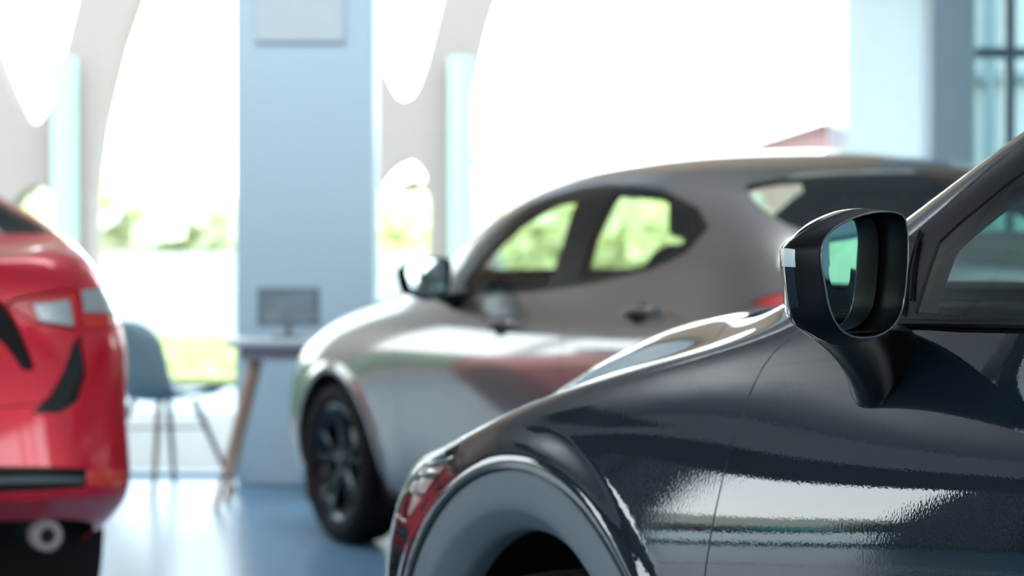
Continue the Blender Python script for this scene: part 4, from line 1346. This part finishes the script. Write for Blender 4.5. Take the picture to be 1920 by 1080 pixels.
# local shape in metres about the frame's axis, opening like a V above a small oval
def arch_shape(cx, k=1.0):
    def q(L): return [(cx + a * k, b) for a, b in L]
    out = q([(-.62, -.05), (-.36, -.05), (-.36, 1.1), (-.27, 1.55), (-.12, 1.75), (0, 1.80), (.10, 1.72), (.15, 1.45), (.15, -.05), (.40, -.05), (.40, 1.7), (.48, 2.3), (.62, 2.9), (.82, 3.5), (1.05, 4.0), (1.05, 5.2), (-1.25, 5.2), (-1.25, 4.0), (-.98, 3.4), (-.80, 2.8), (-.68, 2.2), (-.62, 1.5)])
    h1 = q(smooth_closed([(-.46, 4.4), (-.50, 3.7), (-.36, 2.95), (-.18, 2.45), (-.05, 2.26), (.07, 2.40), (.22, 2.95), (.38, 3.7), (.45, 4.4)], 60).tolist())
    h2 = q(smooth_closed([(-.17, 1.62), (-.11, 1.86), (-.03, 1.93), (.05, 1.86), (.08, 1.66), (.03, 1.5), (-.05, 1.42), (-.13, 1.48)], 30).tolist())
    return out, [h1, h2]


o_, h_ = arch_shape(-.80)
h_ = h_[:1]
arch_frame('arch_frame', o_, h_, YA, .45, arch_m, 'beige arched frame outside with a U opening, between wide column and silver car')
o_, h_ = arch_shape(-3.72, 1.05)
h_ = [[(a, b - .19) for a, b in h_[0]]]
o_ = [(a, b - .19 if 1.0 < b < 4.6 else b) for a, b in o_]
arch_frame('arch_frame', o_, h_, YA, .45, arch_m, 'beige arched frame outside at the far left behind the red car')
teal = simple('aqua_banner_cloth', (.42, .62, .50), rough=.7)
for x, lb in ((-.40, 'aqua strip of cloth hanging beside the middle beige arch'), (-3.50, 'aqua strip of cloth hanging beside the left beige arch')):
    m = MB()
    m.loft([[(x - .09, YA - .12, z), (x, YA - .15, z), (x + .10, YA - .09, z), (x + .10, YA - .07, z), (x, YA - .13, z), (x - .09, YA - .10, z)] for z in (0.0, 1.2, 2.0, 2.6)], True, True, True)
    o = m.build('banner', teal)
    props(o, lb, 'banner')

# building with a red roof and sheds beyond the road
def shed(loc, w, d, h, rh, wall, roof, label, k_=1.0):
    b = empty('distant_building', loc); props(b, label, 'building')
    box_obj('wall_block', (0, 0, h / 2), (w, d, h), wall, b)
    m = MB(); m.prism([(-w / 2, h - .01), (w / 2, h - .01), (0, h + rh - .02)], 'y', -d / 2, d / 2)
    m.build('gable_wall', wall, b)
    m = MB()
    for sg in (-1, 1):
        m.prism([(sg * (w / 2 + .4), h - rh * .8 / w), (0, h + rh), (0, h + rh + .09 * k_), (sg * (w / 2 + .4), h - rh * .8 / w + .09 * k_)], 'y', -d / 2 - .4, d / 2 + .4)
    m.build('pitched_roof', roof, b)
    m = MB()
    for i in range(4): m.box((-w / 2 + w * (i + .5) / 4, -d / 2 - .02, h * .55), (w * .12, .06, h * .3))
    m.build('window_row', simple('shed_window', (.35, .40, .42), rough=.3), b)


cream = simple('cream_wall', (.42, .40, .37), rough=.9)
redr = simple('terracotta_roof', (.22, .11, .105), rough=.8)
greyr = simple('pale_metal_roof', (.19, .20, .19), rough=.6)
shed((7.3, 60, 0), 4.4, 6, 3.2, .7, simple('pale_red_wall', (.34, .20, .19), rough=.9), redr, 'distant cream building with a red roof left of the white panel')
shed((3.5, 88, 0), 9.2, 8, 4.1, 1.7, simple('white_wall', (.62, .62, .60), rough=.9), simple('brown_grey_roof', (.26, .24, .20), rough=.8), 'distant building with a pale sloping roof above the silver car')
shed((-1.9, 50, 0), 5.0, 5, 1.6, .7, simple('pink_wall', (.24, .16, .15), rough=.9), redr, 'distant pinkish building seen between arch and silver car')
shed((-9.5, 55, 0), 7, 6, 1.5, .8, cream, greyr, 'distant pale shed behind the yellow green trees')
# things beyond the left window that the paint reflects
hedge_m = simple('hedge_green', (.10, .30, .16), noise=.3, rough=.8)
m = MB(); m.box((-6.4, 15.0, .5), (7.0, .7, 1.0), bev=.15)
o = m.build('hedge', hedge_m); props(o, 'clipped green hedge outside beyond the red car', 'hedge')
reflected_cream = simple('cream_reflection_cloth', (.42, .37, .30), rough=.9)  # for an unseen hut added to give the dark door a cream reflection
shed((-24.5, 14.2, 0), 1.3, 1.6, .62, .5, reflected_cream, reflected_cream, 'unseen cream hut added outside the left windows for the paint to reflect')
m = MB(); m.box((-22, 12.75, .22), (.6, .55, .44), bev=.05)  # unseen block, added for an aqua sliver in the door's reflection
o = m.build('reflection_block', simple('aqua_reflection_block', (.05, .30, .22), rough=.6)); props(o, 'unseen aqua block added outside the left windows for the paint to reflect', 'reflection_block')
m = MB(); m.box((9.6, 6.2, .9), (1.0, 6.0, 1.9), bev=.2)
o = m.build('hedge', simple('lime_hedge', (.72, .82, .42), noise=.3, rough=.8)); props(o, 'lime green hedge outside the small right window', 'hedge')
facade = empty('glazed_building', (5.4, 20.0, 0)); props(facade, 'grey green building outside at the right, behind the narrow column', 'building')
box_obj('wall_block', (0, 0, 4), (4.6, 5, 8.0), simple('grey_green_facade', (.27, .36, .35), noise=.15, scale=.8, rough=.7), facade)
m = MB()
for i in range(5):
    m.box((-1.95 + i * .9, -2.53, 4), (.06, .08, 7.6))
for i in range(5):
    m.box((0, -2.53, .8 + i * 1.55), (4.4, .07, .06))
m.build('window_grid', simple('facade_grid', (.10, .18, .19), rough=.5), facade)

# ------------------------------------------------------------------ chairs and table by the window
shell_m = simple('blue_grey_shell', (.16, .26, .30), rough=.45)
wood_m = simple('beech_leg', (.42, .28, .20), rough=.5)
darkwire = simple('dark_leg', (.13, .12, .10), rough=.5)


def shell_chair(loc, rz, label, shell, legm, legs, seat_parts=True, group=None):
    c = empty('shell_chair', loc, rz); props(c, label, 'chair', group)
    prof = smooth_open([(.22, .435), (.16, .452), (.02, .43), (-.10, .425), (-.17, .455), (-.205, .53), (-.225, .64), (-.245, .74), (-.26, .80)], 26)
    rings = []
    for i, (x, z) in enumerate(prof):
        t = i / 25
        w = .225 if t < .45 else .225 - .05 * ((t - .45) / .55) ** 2
        if t > .85: w *= math.sqrt(max(.05, 1 - ((t - .85) / .155) ** 2))
        if t < .08: w *= .85 + .15 * t / .08
        cup = .05 if t < .5 else .07
        rings.append([(x + (cup * (abs(q) ** 2.4) if t > .5 else 0), w * q, z + (cup * abs(q) ** 2.4 if t <= .5 else 0)) for q in np.linspace(-1, 1, 15)])
    m = MB(); m.loft(rings, False)
    o = m.build('seat_shell', shell, c)
    s = o.modifiers.new('t', 'SOLIDIFY'); s.thickness = .008
    subdiv(o, 1)
    for (a, b) in legs:
        l = MB(); l.tube([(a * .42, b * .42, .43), (a, b, .0)], [.015, .010], 10); l.build('leg', legm, c)
    br = MB()
    br.tube([(legs[0][0] * .6, legs[0][1] * .6, .30), (legs[2][0] * .6, legs[2][1] * .6, .30)], .005, 6)
    br.tube([(legs[1][0] * .6, legs[1][1] * .6, .30), (legs[3][0] * .6, legs[3][1] * .6, .30)], .005, 6)
    br.build('leg_brace', darkwire, c)
    return c


L4 = [(.24, .22), (.24, -.22), (-.24, -.22), (-.24, .22)]
shell_chair((-1.60, 11.1, 0), radians(47), 'blue grey shell chair with splayed dark legs by the window, beside the red car', shell_m, darkwire, L4)
shell_chair((-.66, 11.13, 0), radians(168), 'dark grey shell chair half hidden behind the nose of the silver car', simple('grey_shell', (.06, .085, .11), rough=.45), wood_m, L4)
# narrow table with wooden legs, a screen on it
t = empty('display_table', (-.98, 10.62, 0)); props(t, 'narrow pale table on splayed wooden legs in front of the wide column', 'table')
m = MB(); m.box((0, 0, .715), (.52, .42, .03), bev=.01); m.build('table_top', simple('pale_table_top', (.46, .54, .58), rough=.4), t)
m = MB(); m.box((0, 0, .67), (.40, .30, .06), bev=.005); m.build('apron', simple('pale_apron', (.38, .42, .46), rough=.5), t)
for sx in (-1, 1):
    for sy in (-1, 1):
        m = MB(); m.tube([(sx * .14, sy * .12, .66), (sx * .30, sy * .20, .0)], [.020, .013], 10); m.build('leg', wood_m, t)
d = empty('display_screen', (-.985, 10.66, .731), radians(6)); props(d, 'small dark grey screen standing on the narrow table', 'screen')
m = MB(); m.box((0, 0, .135), (.275, .02, .17), Matrix.Rotation(radians(-8), 3, 'X'), bev=.006); m.build('screen_housing', simple('screen_grey', (.10, .14, .17), rough=.3), d)
m = MB(); m.box((0, -.0125, .135), (.23, .003, .14), Matrix.Rotation(radians(-8), 3, 'X')); m.build('screen_face', simple('screen_face', (.13, .18, .21), noise=.5, scale=14, rough=.2), d)
m = MB(); m.box((0, .02, .004), (.14, .10, .008), bev=.003); m.tube([(0, .02, .005), (0, .015, .08)], .012, 10); m.build('stand', darkwire, d)

# unseen pendants, added to carry the fill that brightens the ceiling
for i, (x, y) in enumerate(((-5.0, 2.5), (-5.0, 7.5), (-1.5, -1.5), (3.5, -1.5), (3.8, 5.5), (-6.5, -2.5))):
    p = empty('added_pendant', (x, y, 2.80))
    props(p, 'slim unseen linear lamp added under the ceiling to brighten it', 'lamp', 'added lamps under the ceiling')
    m = MB(); m.box((0, 0, 0), (2.7, .56, .06), bev=.012); m.build('lamp_housing', M['black_plastic'], p)
    m = MB()
    for sx in (-1.2, 1.2): m.tube([(sx, 0, .02), (sx, 0, CEIL - 2.80)], .006, 8)
    m.build('suspension_rod', M['steel'], p)
